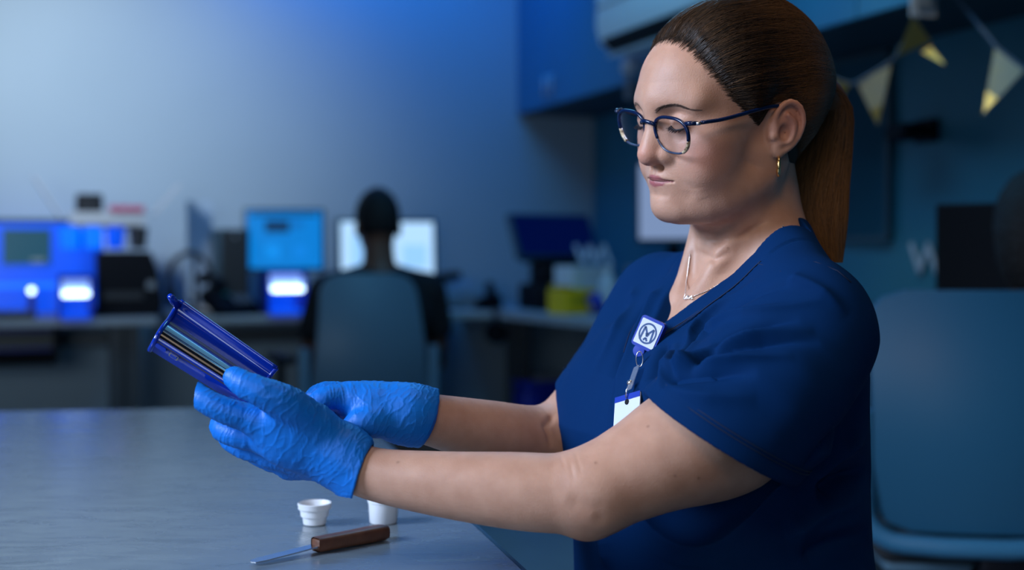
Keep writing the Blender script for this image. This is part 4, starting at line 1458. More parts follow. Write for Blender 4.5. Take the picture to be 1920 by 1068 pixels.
bl += np.exp(-(np.linalg.norm(H - arr((-.022, .085, .010)), axis=1) / .026) ** 2) * .7
blush[head_m] = np.clip(bl, 0, 1)
add_attr(body, 'lip', lip); add_attr(body, 'blush', blush)
mole = np.zeros(len(V))
for px_, py_ in ((1215, 799), (1117, 867), (1266, 892), (1310, 896), (746, 866), (1365, 465)):
    c_ = march(sd_body, px_, py_, 1.1, 1.5)
    mole = np.maximum(mole, np.exp(-(np.linalg.norm(V - c_, axis=1) / .0013) ** 2) * .6)
add_attr(body, 'mole', mole)
attr_color(M_SKIN, None, [('mole', (.10, .035, .02)), ('blush', (.50, .20, .15)), ('lip', (.30, .095, .10))])

# ---- scrub top
V, Q, NR = sdf_mesh(sd_top, np.array([.0, 1.10, .50]), np.array([.48, 1.74, 1.14]), .0023)
M_SCRUB = mat('navy_scrub_cloth', (.0006, .019, .082), .8, spec=.06, bump=(900, .15, .0006))
disp = np.zeros(len(V))
FOLDS = [
    ([(1530, 918), (1600, 897), (1634, 884)], .0150, -.0130),
    ([(1470, 1015), (1560, 985), (1634, 972)], .0190, .0090),
    ([(1520, 850), (1590, 835), (1634, 815)], .0120, .0060),  # pixels along the fold as seen on the cloth, width, height
    ([(1258, 700), (1300, 632), (1350, 575), (1430, 520)], 0.0060, 0.0129),
    ([(1264, 712), (1318, 640), (1370, 590), (1440, 545), (1500, 530)], 0.0056, -0.0120),
    ([(1272, 700), (1330, 632), (1400, 592), (1480, 572), (1550, 562)], 0.0060, 0.0120),
    ([(1300, 690), (1350, 645), (1420, 612), (1500, 598)], 0.0052, -0.0112),
    ([(1268, 700), (1335, 655), (1410, 628), (1530, 618)], 0.0056, 0.0105),
    ([(1300, 688), (1370, 652), (1450, 640), (1540, 640)], 0.0060, -0.0097),
    ([(1256, 694), (1320, 682), (1400, 672), (1490, 668)], 0.0052, 0.0097),
    ([(1262, 712), (1330, 704), (1420, 700)], 0.0064, -0.0097),
    ([(1240, 735), (1320, 745), (1420, 745)], 0.0088, 0.0064),
    ([(1238, 545), (1195, 620), (1165, 700), (1150, 790)], 0.0080, 0.0080),
    ([(1215, 560), (1175, 640), (1145, 730), (1135, 800)], 0.0068, -0.0080),
    ([(1190, 545), (1150, 630), (1110, 720)], 0.0072, 0.0073),
    ([(1250, 640), (1222, 710), (1205, 770)], 0.0064, -0.0088),
    ([(1268, 650), (1240, 720), (1215, 760)], 0.0060, 0.0088),
    ([(1480, 520), (1540, 545), (1590, 590)], 0.0072, 0.0064),
    ([(1510, 880), (1560, 820), (1615, 740)], 0.0088, -0.0097),
    ([(1530, 905), (1580, 850), (1630, 800)], 0.0076, 0.0097),
    ([(1550, 925), (1600, 895), (1630, 880)], 0.0064, -0.0112),
    ([(1480, 1000), (1550, 955), (1620, 930)], 0.0088, 0.0097),
    ([(1500, 1040), (1560, 1010), (1620, 995)], 0.0080, -0.0080),
    ([(1230, 940), (1280, 980), (1310, 1060)], 0.0096, 0.0097),
    ([(1290, 930), (1330, 1000), (1345, 1068)], 0.0080, -0.0088),
    ([(1130, 1010), (1140, 1068)], 0.0096, 0.0064),
]
for pts, wd, amp in FOLDS:
    P3 = [march(sd_top, x, y, 1.1, 1.75) for x, y in pts]
    P3 = spline(P3, 3)
    dd_, tt_ = poly_dist(arr(V), P3)
    disp += amp * np.exp(-(dd_ / wd) ** 1.5) * np.clip((1 - tt_) * 2.2, 0, 1) * np.clip(tt_ * 9 + .25, 0, 1)
Vf = arr(V)
disp += (vnoise(Vf * 14) - .5) * .006 + (vnoise(Vf * 34 + 7) - .5) * .0018
b = to_body(Vf)
# neckband: doubled cloth beside the V, a stitched line at its edge
vd = (np.abs(b[:, 1] - NECK_MID) - v_width(b[:, 2])) * .78
front = sstep(b[:, 0], -.03, .0)
band = front * (1 - sstep(vd, .0225, .0245)) * sstep(b[:, 2], .94, .96)
st = front * np.exp(-((vd - .0245) / .0012) ** 2) * sstep(b[:, 2], .945, .965)
keep = np.clip(sstep(vd, -.002, .012) + (1 - front), 0, 1)
disp *= keep
disp += band * .0014 - st * .0012
# stitched sleeve hems
for C_, N_, sl in ((HEMC_L, HEMN_L, sleeve_l), (HEMC_R, HEMN_R, sleeve_r)):
    hh = (Vf - arr(C_)) @ arr(N_)
    nr_ = (np.abs(sl(Vf)) < .016)
    disp *= np.where(nr_ & (hh > -.03), sstep(-hh, -.004, .03) * .8 + .2, 1)
    disp += nr_ * (-.0011 * np.exp(-((hh + .019) / .0012) ** 2) - .0008 * np.exp(-((hh + .0165) / .0009) ** 2))
for C_, N_, sl in ((HEMC_L, HEMN_L, sleeve_l), (HEMC_R, HEMN_R, sleeve_r)):   # the inside of the sleeves stays smooth
    hh = (Vf - arr(C_)) @ arr(N_)
    disp[(hh > -.056) & (sl(Vf) < -.003) & (sl(Vf) > -.008)] = 0
V = V + NR * disp[:, None]
top = from_arrays('scrub_top', V, Q, M_SCRUB, woman)

# stitching beside the neckline and round the sleeve hems
M_STITCH = mat('navy_thread', (.001, .010, .045), .8, bump=(900, .2, .0004))


def ray_hit(o, d, n=120, L=.25):
    """from outside point o along d to the cloth"""
    t = np.linspace(0, L, n)
    v = chunked(sd_top, o[None] + t[:, None] * d[None])
    i = np.where(v < 0)[0]
    if len(i) == 0: return None
    i = max(i[0], 1)
    k = v[i - 1] / (v[i - 1] - v[i] + 1e-12)
    return o + d * (t[i - 1] + (t[i] - t[i - 1]) * k)


fw3 = np.array([BF[0], BF[1], 0.0])
for side in (-1, 1):
    for off in (.0270, .0305):
        pts = []
        for z in np.linspace(NECK_CUT_TIP - off * .55, 1.045, 26):
            y = NECK_MID + side * (min(max(z - NECK_CUT_TIP, -.05) * .82, .074) + off)
            if side * (y - NECK_MID) < 0: continue
            h_ = ray_hit(bw(.26, y, z), -fw3, L=.30)
            if h_ is not None: pts.append(h_ + fw3 * .0010)
        if len(pts) > 3:
            MB().tube([Vector(p) for p in spline(pts, 2)], .00055, 5).build('stitching', M_STITCH, top, True)
for seam in (((1409, 476), (1414, 487), (1424, 496), (1442, 500), (1450, 497), (1460, 503), (1464, 510)), ((1455, 497), (1490, 489), (1530, 492), (1570, 508), (1596, 530))):
    MB().tube([Vector(march(sd_top, x, y, 1.1, 1.7) + np.array([0, -.0006, .0004])) for x, y in seam], .0006, 5).build('stitching', M_STITCH, top, True)
for C_, N_, ch, sl_ in ((HEMC_L, HEMN_L, (at(1440, 735, 1.255), at(1352, 822, 1.245)), sleeve_l), (HEMC_R, HEMN_R, (at(1200, 630, 1.572), at(1140, 742, 1.535)), sleeve_r)):
    ax = (ch[1] - ch[0]) / np.linalg.norm(ch[1] - ch[0])
    for off in (.0165, .0200):
        o_ = ch[1] + ax * (((C_ - N_ * off) - ch[1]) @ N_) / (ax @ N_)
        e1 = np.cross(N_, [0, 1, 0]); e1 /= np.linalg.norm(e1); e2 = np.cross(N_, e1)
        pts = []
        for a in np.linspace(0, 2 * np.pi, 61)[:-1]:
            dr = e1 * math.cos(a) + e2 * math.sin(a)
            h_ = ray_hit(o_ + dr * .14, -dr, L=.10)
            if h_ is not None and abs(sl_(arr(h_[None]))[0]) < .007: pts.append(h_ + dr * .0006)
            else:
                if len(pts) > 3: MB().tube([Vector(p) for p in pts], .0005, 5).build('stitching', M_STITCH, top, True)
                pts = []
        if len(pts) > 3: MB().tube([Vector(p) for p in pts], .0005, 5).build('stitching', M_STITCH, top, True)

# ---- gloves
M_GLOVE = mat('blue_nitrile', (.001, .145, .58), .48, spec=.35)
_nt = M_GLOVE.node_tree
_tc = _nt.nodes.new('ShaderNodeTexCoord'); _prev = None
for _rot, _sc, _st in (((0, .55, 0), (210, 45, 35), .10), ((0, -.45, .2), (50, 45, 230), .09)):
    _mp = _nt.nodes.new('ShaderNodeMapping'); _mp.inputs['Rotation'].default_value = _rot; _mp.inputs['Scale'].default_value = _sc
    _n = _nt.nodes.new('ShaderNodeTexNoise'); _n.inputs['Scale'].default_value = 1.0; _n.inputs['Detail'].default_value = 2; _n.inputs['Distortion'].default_value = .6
    _a = _nt.nodes.new('ShaderNodeMapRange'); _a.inputs[1].default_value = .46; _a.inputs[2].default_value = .60
    _bp = _nt.nodes.new('ShaderNodeBump'); _bp.inputs['Strength'].default_value = _st; _bp.inputs['Distance'].default_value = .0010
    _nt.links.new(_tc.outputs['Object'], _mp.inputs[0]); _nt.links.new(_mp.outputs[0], _n.inputs['Vector']); _nt.links.new(_n.outputs['Fac'], _a.inputs[0]); _nt.links.new(_a.outputs[0], _bp.inputs['Height'])
    if _prev: _nt.links.new(_prev.outputs[0], _bp.inputs['Normal'])
    _prev = _bp
_nt.links.new(_prev.outputs[0], _nt.nodes['Principled BSDF'].inputs['Normal'])


def glove(name, f, lo, hi, axis, seed, label):
    V, Q, NR = sdf_mesh(f, lo, hi, .0010, levels=4)
    a = np.asarray(axis, float); a /= np.linalg.norm(a)
    Vf = arr(V)
    along = Vf @ arr(a)
    warp = np.stack([vnoise(Vf * 28 + seed), vnoise(Vf * 28 + seed + 9), vnoise(Vf * 28 + seed + 21)], 1) - .5
    q = Vf + warp * .020
    s = q * 75 + arr(a)[None] * ((q @ arr(a)) * 160)[:, None]
    n1 = vnoise(s + seed)
    rid = 1 - np.abs(2 * n1 - 1)
    q2 = Vf @ arr(np.array([[.8, 0, .6], [0, 1, 0], [-.6, 0, .8]])) + warp * .014
    n2 = vnoise(q2 * arr((280, 90, 75)) + seed * 3)
    rid2 = 1 - np.abs(2 * n2 - 1)
    mask = sstep(vnoise(Vf * 32 + seed * 5), .35, .7)
    dsp = (rid ** 6 - .2) * .0007 * (.10 + .90 * mask) + (rid2 ** 8 - .15) * .0006 * (1 - .6 * mask)
    V = V + NR * dsp[:, None]
    o = from_arrays(name, V, Q, M_GLOVE, woman)
    o['label'] = label
    return o


glove('glove', sd_glove_l, at(330, 960, 1.18) - np.array([0, 0, 0]), np.array([at(715, 690, 1.36)[0], 1.39, at(715, 690, 1.36)[2] + .02]), L_IDX[2] - WL, 3, 'left blue nitrile glove gripping the tray')
glove('glove', sd_glove_r, np.array([at(560, 860, 1.42)[0] - .02, 1.26, at(560, 870, 1.42)[2] - .02]), np.array([at(850, 690, 1.42)[0], 1.42, at(850, 700, 1.28)[2] + .02]), R_IDX[1] - WR, 8, 'right blue nitrile glove with curled fingers')
# ---- hair
HL_AZ = np.array([0, 12, 23, 37, 50, 59, 66, 70, 75, 80, 86, 96, 106, 114, 126, 150, 180.])
HL_EL = np.array([38.5, 37.5, 32.5, 19.6, 3, -7, -17, -20, -14, -5, 1, 2, -6, -20, -34, -44, -48.])
HCEN = np.array([-.01, 0, .03])
TIE = np.array([-.127, .008, .040])


def hair_margin(q):
    c = q - arr(HCEN)
    az = np.degrees(np.abs(np.arctan2(c[:, 1], c[:, 0])))
    el = np.degrees(np.arctan2(c[:, 2], np.hypot(c[:, 0], c[:, 1])))
    return el - np.interp(az, HL_AZ, HL_EL) - np.where(c[:, 1] < 0, 4, 0) * sstep(az, 8, 20), az, el


def sd_cap(q):
    d = s_ell(q, (-.012, 0, .042), (.100, .073, .086))
    d = smin(d, s_ell(q, (.038, 0, .050), (.062, .056, .054)), .032)
    d = smin(d, s_ell(q, (-.030, 0, -.03), (.060, .055, .060)), .03)
    m, az, el = hair_margin(q)
    t = -.0040 + .0110 * sstep(m, -5, 20)
    t = t + .006 * sstep(m, 10, 50) + .009 * sstep(az, 90, 170) * sstep(m, 5, 40)
    # the parting dips
    part = np.exp(-((q[:, 1] - .004) / .0035) ** 2) * sstep(q[:, 0], .02, .06)
    t = t - .0035 * part * sstep(m, 0, 6)
    # gathered into the tie
    d = d - t.astype(f32)
    d = smin(d, s_cone(q, TIE + np.array([.03, 0, .004]), TIE, .040, .017) + f32(.004), .02)
    return d * f32(.8)


def sd_skull(q):
    d = s_ell(q, (-.012, 0, .042), (.100, .073, .086))
    return smin(d, s_ell(q, (.038, 0, .050), (.062, .056, .054)), .032)


def on_cap(dirs):
    """radius from the head centre to the hair surface along unit directions"""
    lo = np.full(len(dirs), .04); hi = np.full(len(dirs), .20)
    for _ in range(18):
        m = (lo + hi) / 2
        q_ = arr(HCEN + dirs * m[:, None])
        v = np.minimum(sd_cap(q_), sd_skull(q_))
        lo = np.where(v < 0, m, lo); hi = np.where(v < 0, hi, m)
    return lo


def strands_mesh(paths, rad, name, m, parent, attrs, nside=3):
    """paths (S, K, 3) world, rad (S, K)"""
    S, K, _ = paths.shape
    T = np.gradient(paths, axis=1)
    T /= np.linalg.norm(T, axis=2, keepdims=True) + 1e-12
    ref = np.array([.31, .47, .83])
    X = np.cross(T, ref); X /= np.linalg.norm(X, axis=2, keepdims=True) + 1e-12
    Y = np.cross(T, X)
    ang = np.arange(nside) * 2 * np.pi / nside
    V = paths[:, :, None, :] + rad[:, :, None, None] * (X[:, :, None, :] * np.cos(ang)[:, None] + Y[:, :, None, :] * np.sin(ang)[:, None])
    idx = np.arange(S * K * nside).reshape(S, K, nside)
    A = idx[:, :-1, :]; B = idx[:, 1:, :]
    Qd = np.stack([A, np.roll(A, -1, 2), np.roll(B, -1, 2), B], -1).reshape(-1, 4)
    o = from_arrays(name, V.reshape(-1, 3), Qd, m, parent)
    o['kind'] = 'stuff'
    for k, v in attrs.items():
        add_attr(o, k, np.repeat(v.reshape(S, K), nside, axis=1).ravel() if v.ndim == 2 else np.repeat(v, K * nside))
    return o


def hair_mat(name, dark, light):
    m = bpy.data.materials.new(name)
    m.use_nodes = True
    nt = m.node_tree
    b = nt.nodes['Principled BSDF']
    b.inputs['Roughness'].default_value = .38
    b.inputs['Specular IOR Level'].default_value = .28
    at_ = nt.nodes.new('ShaderNodeAttribute'); at_.attribute_name = 'tone'
    mx = nt.nodes.new('ShaderNodeMix'); mx.data_type = 'RGBA'
    mx.inputs[6].default_value = (*dark, 1); mx.inputs[7].default_value = (*light, 1)
    nt.links.new(at_.outputs['Fac'], mx.inputs[0])
    nt.links.new(mx.outputs[2], b.inputs['Base Color'])
    return m


M_HAIR = hair_mat('brown_hair', (.013, .008, .006), (.19, .09, .032))
V, Q, NR = sdf_mesh(lambda p: sd_cap(to_head(p)), hw(0, 0, 0) - .21, hw(0, 0, 0) + .21, .0026)
qv = to_head(arr(V))
M_CAP = hair_mat('hair_mass', (.012, .007, .005), (.09, .042, .016))
M_CAP.node_tree.nodes['Principled BSDF'].inputs['Roughness'].default_value = .75
hair = from_arrays('hair', V, Q, M_CAP, woman)
add_attr(hair, 'tone', np.clip(.05 + .35 * sstep(-qv[:, 0], .0, .13), 0, 1))
rs = np.random.RandomState(5)
S = 6600
az = np.radians(rs.uniform(0, 180, S)) * rs.choice([1, 1, -1], S)
elmin = np.interp(np.degrees(np.abs(az)), HL_AZ, HL_EL)
edge = rs.rand(S) < .70
el = np.where(edge, elmin + rs.triangular(-3.5, .5, 9, S), elmin + (85 - elmin) * rs.rand(S) ** 1.0)
el = np.radians(np.minimum(el, 86))
D0 = np.stack([np.cos(az) * np.cos(el), np.sin(az) * np.cos(el), np.sin(el)], 1)
DT = (TIE - HCEN); DT = DT / np.linalg.norm(DT)
DT = DT + rs.normal(0, .07, (S, 3)); DT /= np.linalg.norm(DT, axis=1, keepdims=True)
K = 19
tt = np.linspace(0, 1, K) ** 1.35
om = np.arccos(np.clip((D0 * DT).sum(1), -1, .9999))
sl = (np.sin((1 - tt)[None] * om[:, None])[..., None] * D0[:, None] + np.sin(tt[None] * om[:, None])[..., None] * DT[:, None]) / np.sin(om)[:, None, None]
# hair from the front lies lower over the ear before it turns up to the tie
sag = np.sin(tt * np.pi)[None] * .10 * rs.uniform(.3, 1.0, S)[:, None] * (np.abs(np.sin(az))[:, None])
sl[..., 2] -= sag
sl /= np.linalg.norm(sl, axis=2, keepdims=True)
dirs = sl.reshape(-1, 3)
root_ = np.repeat(np.minimum(np.degrees(el) - elmin, 1.0), K) + np.tile(3 * tt, S)
for _ in range(3):            # keep every hair above the hairline
    mg, _, _ = hair_margin(arr(HCEN + dirs * .1))
    up = np.clip(root_ - mg, 0, 40) * (math.pi / 180)
    e_ = np.arcsin(np.clip(dirs[:, 2], -1, 1)) + up
    h_ = np.hypot(dirs[:, 0], dirs[:, 1]) + 1e-9
    dirs = np.stack([dirs[:, 0] / h_ * np.cos(e_), dirs[:, 1] / h_ * np.cos(e_), np.sin(e_)], 1)
sl = dirs.reshape(S, K, 3)
rr = on_cap(dirs).reshape(S, K)
lift = rs.uniform(.0003, .0014, S)[:, None] * np.ones(K)[None]
lift[:, 0] = -.0002
loc = HCEN + sl * (rr + lift)[..., None]
paths = loc @ HR.T + HO
S2 = len(paths)
rad = np.concatenate([[.00006, .00016, .00026, .00034], np.linspace(.00038, .00052, K - 4)])[None] * rs.uniform(.7, 1.3, S2)[:, None]
tone = np.clip(.02 + .60 * sstep(-loc[..., 0], -.03, .12) + rs.normal(0, .14, S2)[:, None], 0, 1)
strands_mesh(paths, rad, 'hair_strands', M_HAIR, woman, {'tone': tone})

# ponytail
PT = np.array([hw(*TIE) + np.array([-.006, 0, .004]), at(1556, 196, 1.505), at(1548, 270, 1.510), at(1534, 350, 1.500), at(1532, 420, 1.490), at(1550, 492, 1.480)])
PR = np.array([.016, .022, .028, .032, .031, .016])


def sd_tail(p):
    return s_chain(p, PT, PR * np.array([1, 1, .92, .90, .8, .5]), sub=4)


V, Q, NR = sdf_mesh(sd_tail, PT.min(0) - .05, PT.max(0) + .05, .003)
tail = from_arrays('ponytail', V, Q, M_HAIR, woman)
tz = (PT[0][2] - V[:, 2]) / (PT[0][2] - PT[-1][2])
add_attr(tail, 'tone', np.clip(.30 + .35 * tz, 0, 1))
S = 2600
K = 14
C = spline(np.column_stack([PT, PR]), 8)
ci = np.linspace(0, 1, len(C))
ang = rs.uniform(0, 2 * np.pi, S); rho = np.sqrt(rs.uniform(.55, 1.0, S))
tend = .72 + .28 * rs.rand(S) ** .6 + .05 * np.cos(ang)
tt = np.linspace(0, 1, K)
tpar = np.clip(tt[None] * tend[:, None], 0, 1)
cen = np.stack([np.interp(tpar, ci, C[:, k]) for k in range(3)], -1)
rr = np.interp(tpar, ci, C[:, 3])
tw = ang[:, None] + .35 * np.sin(tpar * 3 + rs.uniform(0, 6, S)[:, None])
ex = np.array([1, .1, 0]); ey = np.array([-.1, 1, 0])
paths = cen + (rr * rho[:, None] * 1.12 * np.cos(tw))[..., None] * ex + (rr * rho[:, None] * np.sin(tw))[..., None] * ey
rad = np.linspace(.0007, .00045, K)[None] * rs.uniform(.7, 1.3, S)[:, None]
tone = np.clip(.28 + .55 * tpar + rs.normal(0, .13, S)[:, None], 0, 1)
strands_mesh(paths, rad, 'ponytail_strands', M_HAIR, tail, {'tone': tone})

# hair tie
mb = MB()
t0 = PT[0]; dirp = Vector(PT[1] - PT[0]).normalized()
q = dirp.to_track_quat('Z', 'X').to_matrix()
mb.tube([Vector(t0) + dirp * .004 + q @ Vector((.0175 * math.cos(a), .0175 * math.sin(a), 0)) for a in np.linspace(0, 2 * math.pi, 28)[:-1]], .0032, 8, closed=True)
mb.build('hair_tie', mat('hair_tie_black', (.01, .008, .007), .7), woman, True)

# eyebrows and lashes
M_BROW = mat('brow_hair', (.12, .070, .052), .7)
M_LASH = mat('lash_hair', (.012, .008, .010), .5)


def face_strands(name, starts, ends, r, lift):
    S = len(starts); K = 4
    P = np.stack([starts + (ends - starts) * t for t in np.linspace(0, 1, K)], 1)
    f = P.reshape(-1, 3)
    for _ in range(5):       # settle on the skin
        e = 5e-4
        d = sd_head(arr(f))
        g = np.stack([sd_head(arr(f + np.eye(3)[k] * e)) - d for k in range(3)], 1)
        g /= np.linalg.norm(g, axis=1, keepdims=True) + 1e-9
        f = f - g * d[:, None]
    f = (f + g * lift).reshape(S, K, 3)
    return strands_mesh(f @ HR.T + HO, np.full((S, K), r), name, M_BROW, woman, {})


bs, be = [], []
BROW = spline([(.1060, .0110, .0275), (.1015, .0220, .0325), (.0935, .0350, .0350), (.0800, .0490, .0310)], 10)
for side in (1, -1):
    for k in range(200):
        t = rs.rand() ** .9
        i = t * (len(BROW) - 1); j = int(min(i, len(BROW) - 2)); c = BROW[j] + (BROW[j + 1] - BROW[j]) * (i - j)
        wv = .0021 * (1 - .65 * t) * rs.uniform(-1, 1)
        dr = BROW[j + 1] - BROW[j]; dr = dr / np.linalg.norm(dr)
        s_ = c + np.array([0, 0, wv])
        e_ = s_ + dr * .0055 + np.array([0, 0, .0025 * (1 - t) - .0006 * np.sign(wv)])
        s_ = s_ * np.array([1, side, 1]); e_ = e_ * np.array([1, side, 1])
        bs.append(s_); be.append(e_)
face_strands('eyebrows', np.array(bs), np.array(be), .00016, .0003)
LASH = spline([(.0930, .0195, .0130), (.0955, .0265, .0092), (.0945, .0345, .0085), (.0885, .0440, .0110)], 10)
P = []
for side in (1, -1):
    for k in range(90):
        t = rs.rand(); i = t * (len(LASH) - 1); j = int(min(i, len(LASH) - 2)); c = LASH[j] + (LASH[j + 1] - LASH[j]) * (i - j)
        o_ = np.array([.0045, (t - .5) * .006, -.0042]) * rs.uniform(.7, 1.2)
        b_ = c + np.array([-.0010, 0, .0008])
        P.append([(b_ + o_ * u + np.array([0, 0, .0014 * u * u])) * np.array([1, side, 1]) for u in (0, .35, .7, 1)])
P = np.array(P)
strands_mesh(P @ HR.T + HO, np.repeat(np.array([[.00024, .0002, .00015, .00006]]), len(P), 0), 'eyelashes', M_LASH, woman, {})
mb = MB()
for side in (1, -1):
    mb.tube([hw(*(c + np.array([-.0012, 0, .0003])) * 1) if side == 1 else hw(c[0] - .0012, -c[1], c[2] + .0003) for c in LASH], .00085, 6)
mb.build('lid_line', M_LASH, woman, True)
ML = spline([(.0905, -.0225, -.0470), (.1000, -.010, -.0462), (.1022, 0, -.0461), (.1000, .010, -.0462), (.0905, .0225, -.0470)], 6)
MB().tube([Vector(hw(*q)) for q in ML], [.0003] + [.00065] * (len(ML) - 2) + [.0003], 6).build('mouth_shade_line', mat('mouth_shade', (.10, .022, .022), .6), woman, True)  # dark tube painting the shade between the lips
# ---- trousers, shoes and the stool she sits on
def sd_legs(p):
    b = to_body(p); b[:, 1] = np.abs(b[:, 1])
    d = s_ell(b, (-.01, 0, .575), (.150, .182, .100))
    d = smin(d, s_chain(b, [(.02, .085, .565), (.22, .10, .565), (.40, .105, .565)], [.085, .078, .062]), .03)
    d = smin(d, s_chain(b, [(.40, .105, .56), (.40, .105, .32), (.37, .105, .11)], [.060, .055, .045]), .02)
    return d


def sd_shoes(p):
    b = to_body(p); b[:, 1] = np.abs(b[:, 1])
    d = s_chain(b, [(.34, .105, .050), (.42, .108, .045), (.52, .112, .034)], [.040, .042, .032])
    return smax(d, f32(.002) - p[:, 2], .004)


lo, hi = np.array([-.40, 1.0, .0]), np.array([.55, 1.75, .72])
V, Q, NR = sdf_mesh(sd_legs, lo, hi, .007, levels=3)
from_arrays('trousers', V, Q, M_SCRUB, woman)
V, Q, NR = sdf_mesh(sd_shoes, lo, hi, .006, levels=3)
from_arrays('shoes', V, Q, M_DARK, woman)
sc = bw(-.01, 0, 0)
stool = empty('stool', (float(sc[0]), float(sc[1]), 0), -BY, 'round black stool under the woman in navy scrubs', 'stool')
part(stool, 'seat', M_SEAT, MB().lathe([(.12, .41), (.175, .415), (.185, .435), (.18, .462), (.15, .474), (.001, .476)], (0, 0, 0), 32), 50)
part(stool, 'column', M_ALU, MB().tube([(0, 0, .08), (0, 0, .412)], .025, 14), 50)
for k in range(5):
    a = 2 * math.pi * k / 5
    part(stool, 'base_leg', M_DARK, MB().tube([(0, 0, .10), (.25 * math.cos(a), .25 * math.sin(a), .07)], [.028, .016], 8), 50)
    part(stool, 'caster', M_BLACK, MB().lathe([(.012, -.02), (.028, -.018), (.03, 0), (.028, .018), (.012, .02)], (.25 * math.cos(a), .25 * math.sin(a), .030), 16, M=Matrix.Rotation(a, 3, 'Z') @ Matrix.Rotation(R(90), 3, 'X')), 50)

# ---- glasses
gl = empty('eyeglasses', hw(.1065, 0, .006), 0, 'eyeglasses with a navy upper rim on the face of the woman', 'glasses')
M_NAVYF = mat('navy_acetate', (.0015, .007, .035), .18, spec=.5, noise=(90, (.002, .012, .055), .2))
M_CLEARF = mat('clear_grey_acetate', (.025, .035, .07), .15, spec=.5, noise=(120, (.05, .07, .12), .2))
M_TORT = mat('tortoise_acetate', (.08, .035, .012), .15, spec=.6, noise=(260, (.55, .46, .30), .12))
M_LENS = bpy.data.materials.new('lens_glass')
M_LENS.use_nodes = True
_nt = M_LENS.node_tree
_nt.nodes.clear()
_o = _nt.nodes.new('ShaderNodeOutputMaterial'); _mx = _nt.nodes.new('ShaderNodeMixShader')
_tr = _nt.nodes.new('ShaderNodeBsdfTransparent'); _tr.inputs[0].default_value = (.96, .97, 1, 1)
_gg = _nt.nodes.new('ShaderNodeBsdfGlossy'); _gg.inputs['Roughness'].default_value = .02; _gg.inputs[0].default_value = (.85, .82, 1, 1)
_fr = _nt.nodes.new('ShaderNodeLayerWeight'); _fr.inputs[0].default_value = .12
_nt.links.new(_fr.outputs[0], _mx.inputs[0]); _nt.links.new(_tr.outputs[0], _mx.inputs[1]); _nt.links.new(_gg.outputs[0], _mx.inputs[2]); _nt.links.new(_mx.outputs[0], _o.inputs[0])

GX, GZ = .1040, .0065


def gpt(y, z, dx=0.0):
    return hw(GX + (z - GZ) * .10 - .9 * y * y + dx, y, z - .07 * y)


def lens_outline(n=56):
    out = []
    for k in range(n):
        a = 2 * math.pi * k / n
        c, s = math.cos(a), math.sin(a)
        x = math.copysign(abs(c) ** (2 / 2.7), c) * .0255
        z = math.copysign(abs(s) ** (2 / 2.5), s) * .0188
        x *= 1 + .09 * z / .0205
        if x < 0 and z < 0: x *= 1 - .10 * (-z / .0205)      # narrower towards the nose
        out.append((x, z))
    return out


LOUT = lens_outline()
LCY = .0345
for side in (1, -1):
    pts = [(LCY + x, GZ + z) for x, z in LOUT]
    wp = [gpt(side * y, z) for y, z in pts]
    n = len(wp)
    i0 = [k for k in range(n)]
    top_i = [k % n for k in range(n - 1, n + n // 2 + 3)]            # upper half, from the temple side over to the nose
    fwd = Vector(HR[:, 0])
    rim = MB().tube([Vector(wp[k]) for k in top_i], .0019, 8, up=fwd, flat=1.15).build('rim', M_NAVYF, gl, True)
    lowi = [k % n for k in range(n // 2 + 2, n - 8)]
    MB().tube([Vector(wp[k]) for k in lowi], .0012, 8, up=fwd, flat=1.2).build('lower_rim', M_CLEARF, gl, True)['label'] = 'thin grey lower rim'
    sidei = [k % n for k in range(n - 9, n)]
    MB().tube([Vector(wp[k]) for k in sidei], .0018, 8, up=fwd, flat=1.2).build('rim_side', M_TORT, gl, True)['label'] = 'tortoise striped rim side'
    mb = MB()
    cv = mb.bm.verts.new(Vector(gpt(side * LCY, GZ, .0008)))
    rv = [mb.bm.verts.new(Vector(p)) for p in wp]
    for k in range(n): mb.bm.faces.new((cv, rv[k], rv[(k + 1) % n]))
    mb.build('lens', M_LENS, gl, True)
    # end piece and temple arm
    MB().tube([Vector(gpt(side * (LCY + .024), GZ + .0150)), Vector(gpt(side * .0640, GZ + .0155, -.001)), Vector(gpt(side * .0690, GZ + .0155, -.006))], [.0024, .0026, .0022], 8).build('end_piece', M_NAVYF, gl, True)
    arm = [hw(GX - .012, side * .0705, GZ + .0160 - .07 * side * .0705), hw(.066, side * .0748, .0185), hw(.032, side * .0765, .0222), hw(.004, side * .0775, .0250), hw(-.014, side * .0780, .0235), hw(-.026, side * .0760, .0210), hw(-.036, side * .0730, .0060)]
    MB().tube([Vector(p) for p in spline(arm, 4)], .0019, 8, up=Vector(HR[:, 2]), flat=1.1).build('temple', M_NAVYF, gl, True)
    MB().tube([Vector(hw(GX - .0088, side * .0700, GZ + .0138 - .0049 * side)), Vector(hw(GX - .0088, side * .0700, GZ + .0172 - .0049 * side))], .0026, 8).build('hinge', M_ALU, gl, True)
MB().tube([Vector(gpt(y, z, .0055 - 30 * y * y)) for y, z in ((.0125, GZ + .0085), (.007, GZ + .0112), (0, GZ + .0124), (-.007, GZ + .0112), (-.0125, GZ + .0085))], [.0024, .0022, .0021, .0022, .0024], 8).build('bridge', M_NAVYF, gl, True)
for side in (1, -1):
    MB().tube([Vector(gpt(side * .0100, GZ + .003, -.002)), Vector(gpt(side * .0098, GZ - .004, -.005))], .0016, 8).build('nose_pad', M_CLEARF, gl, True)

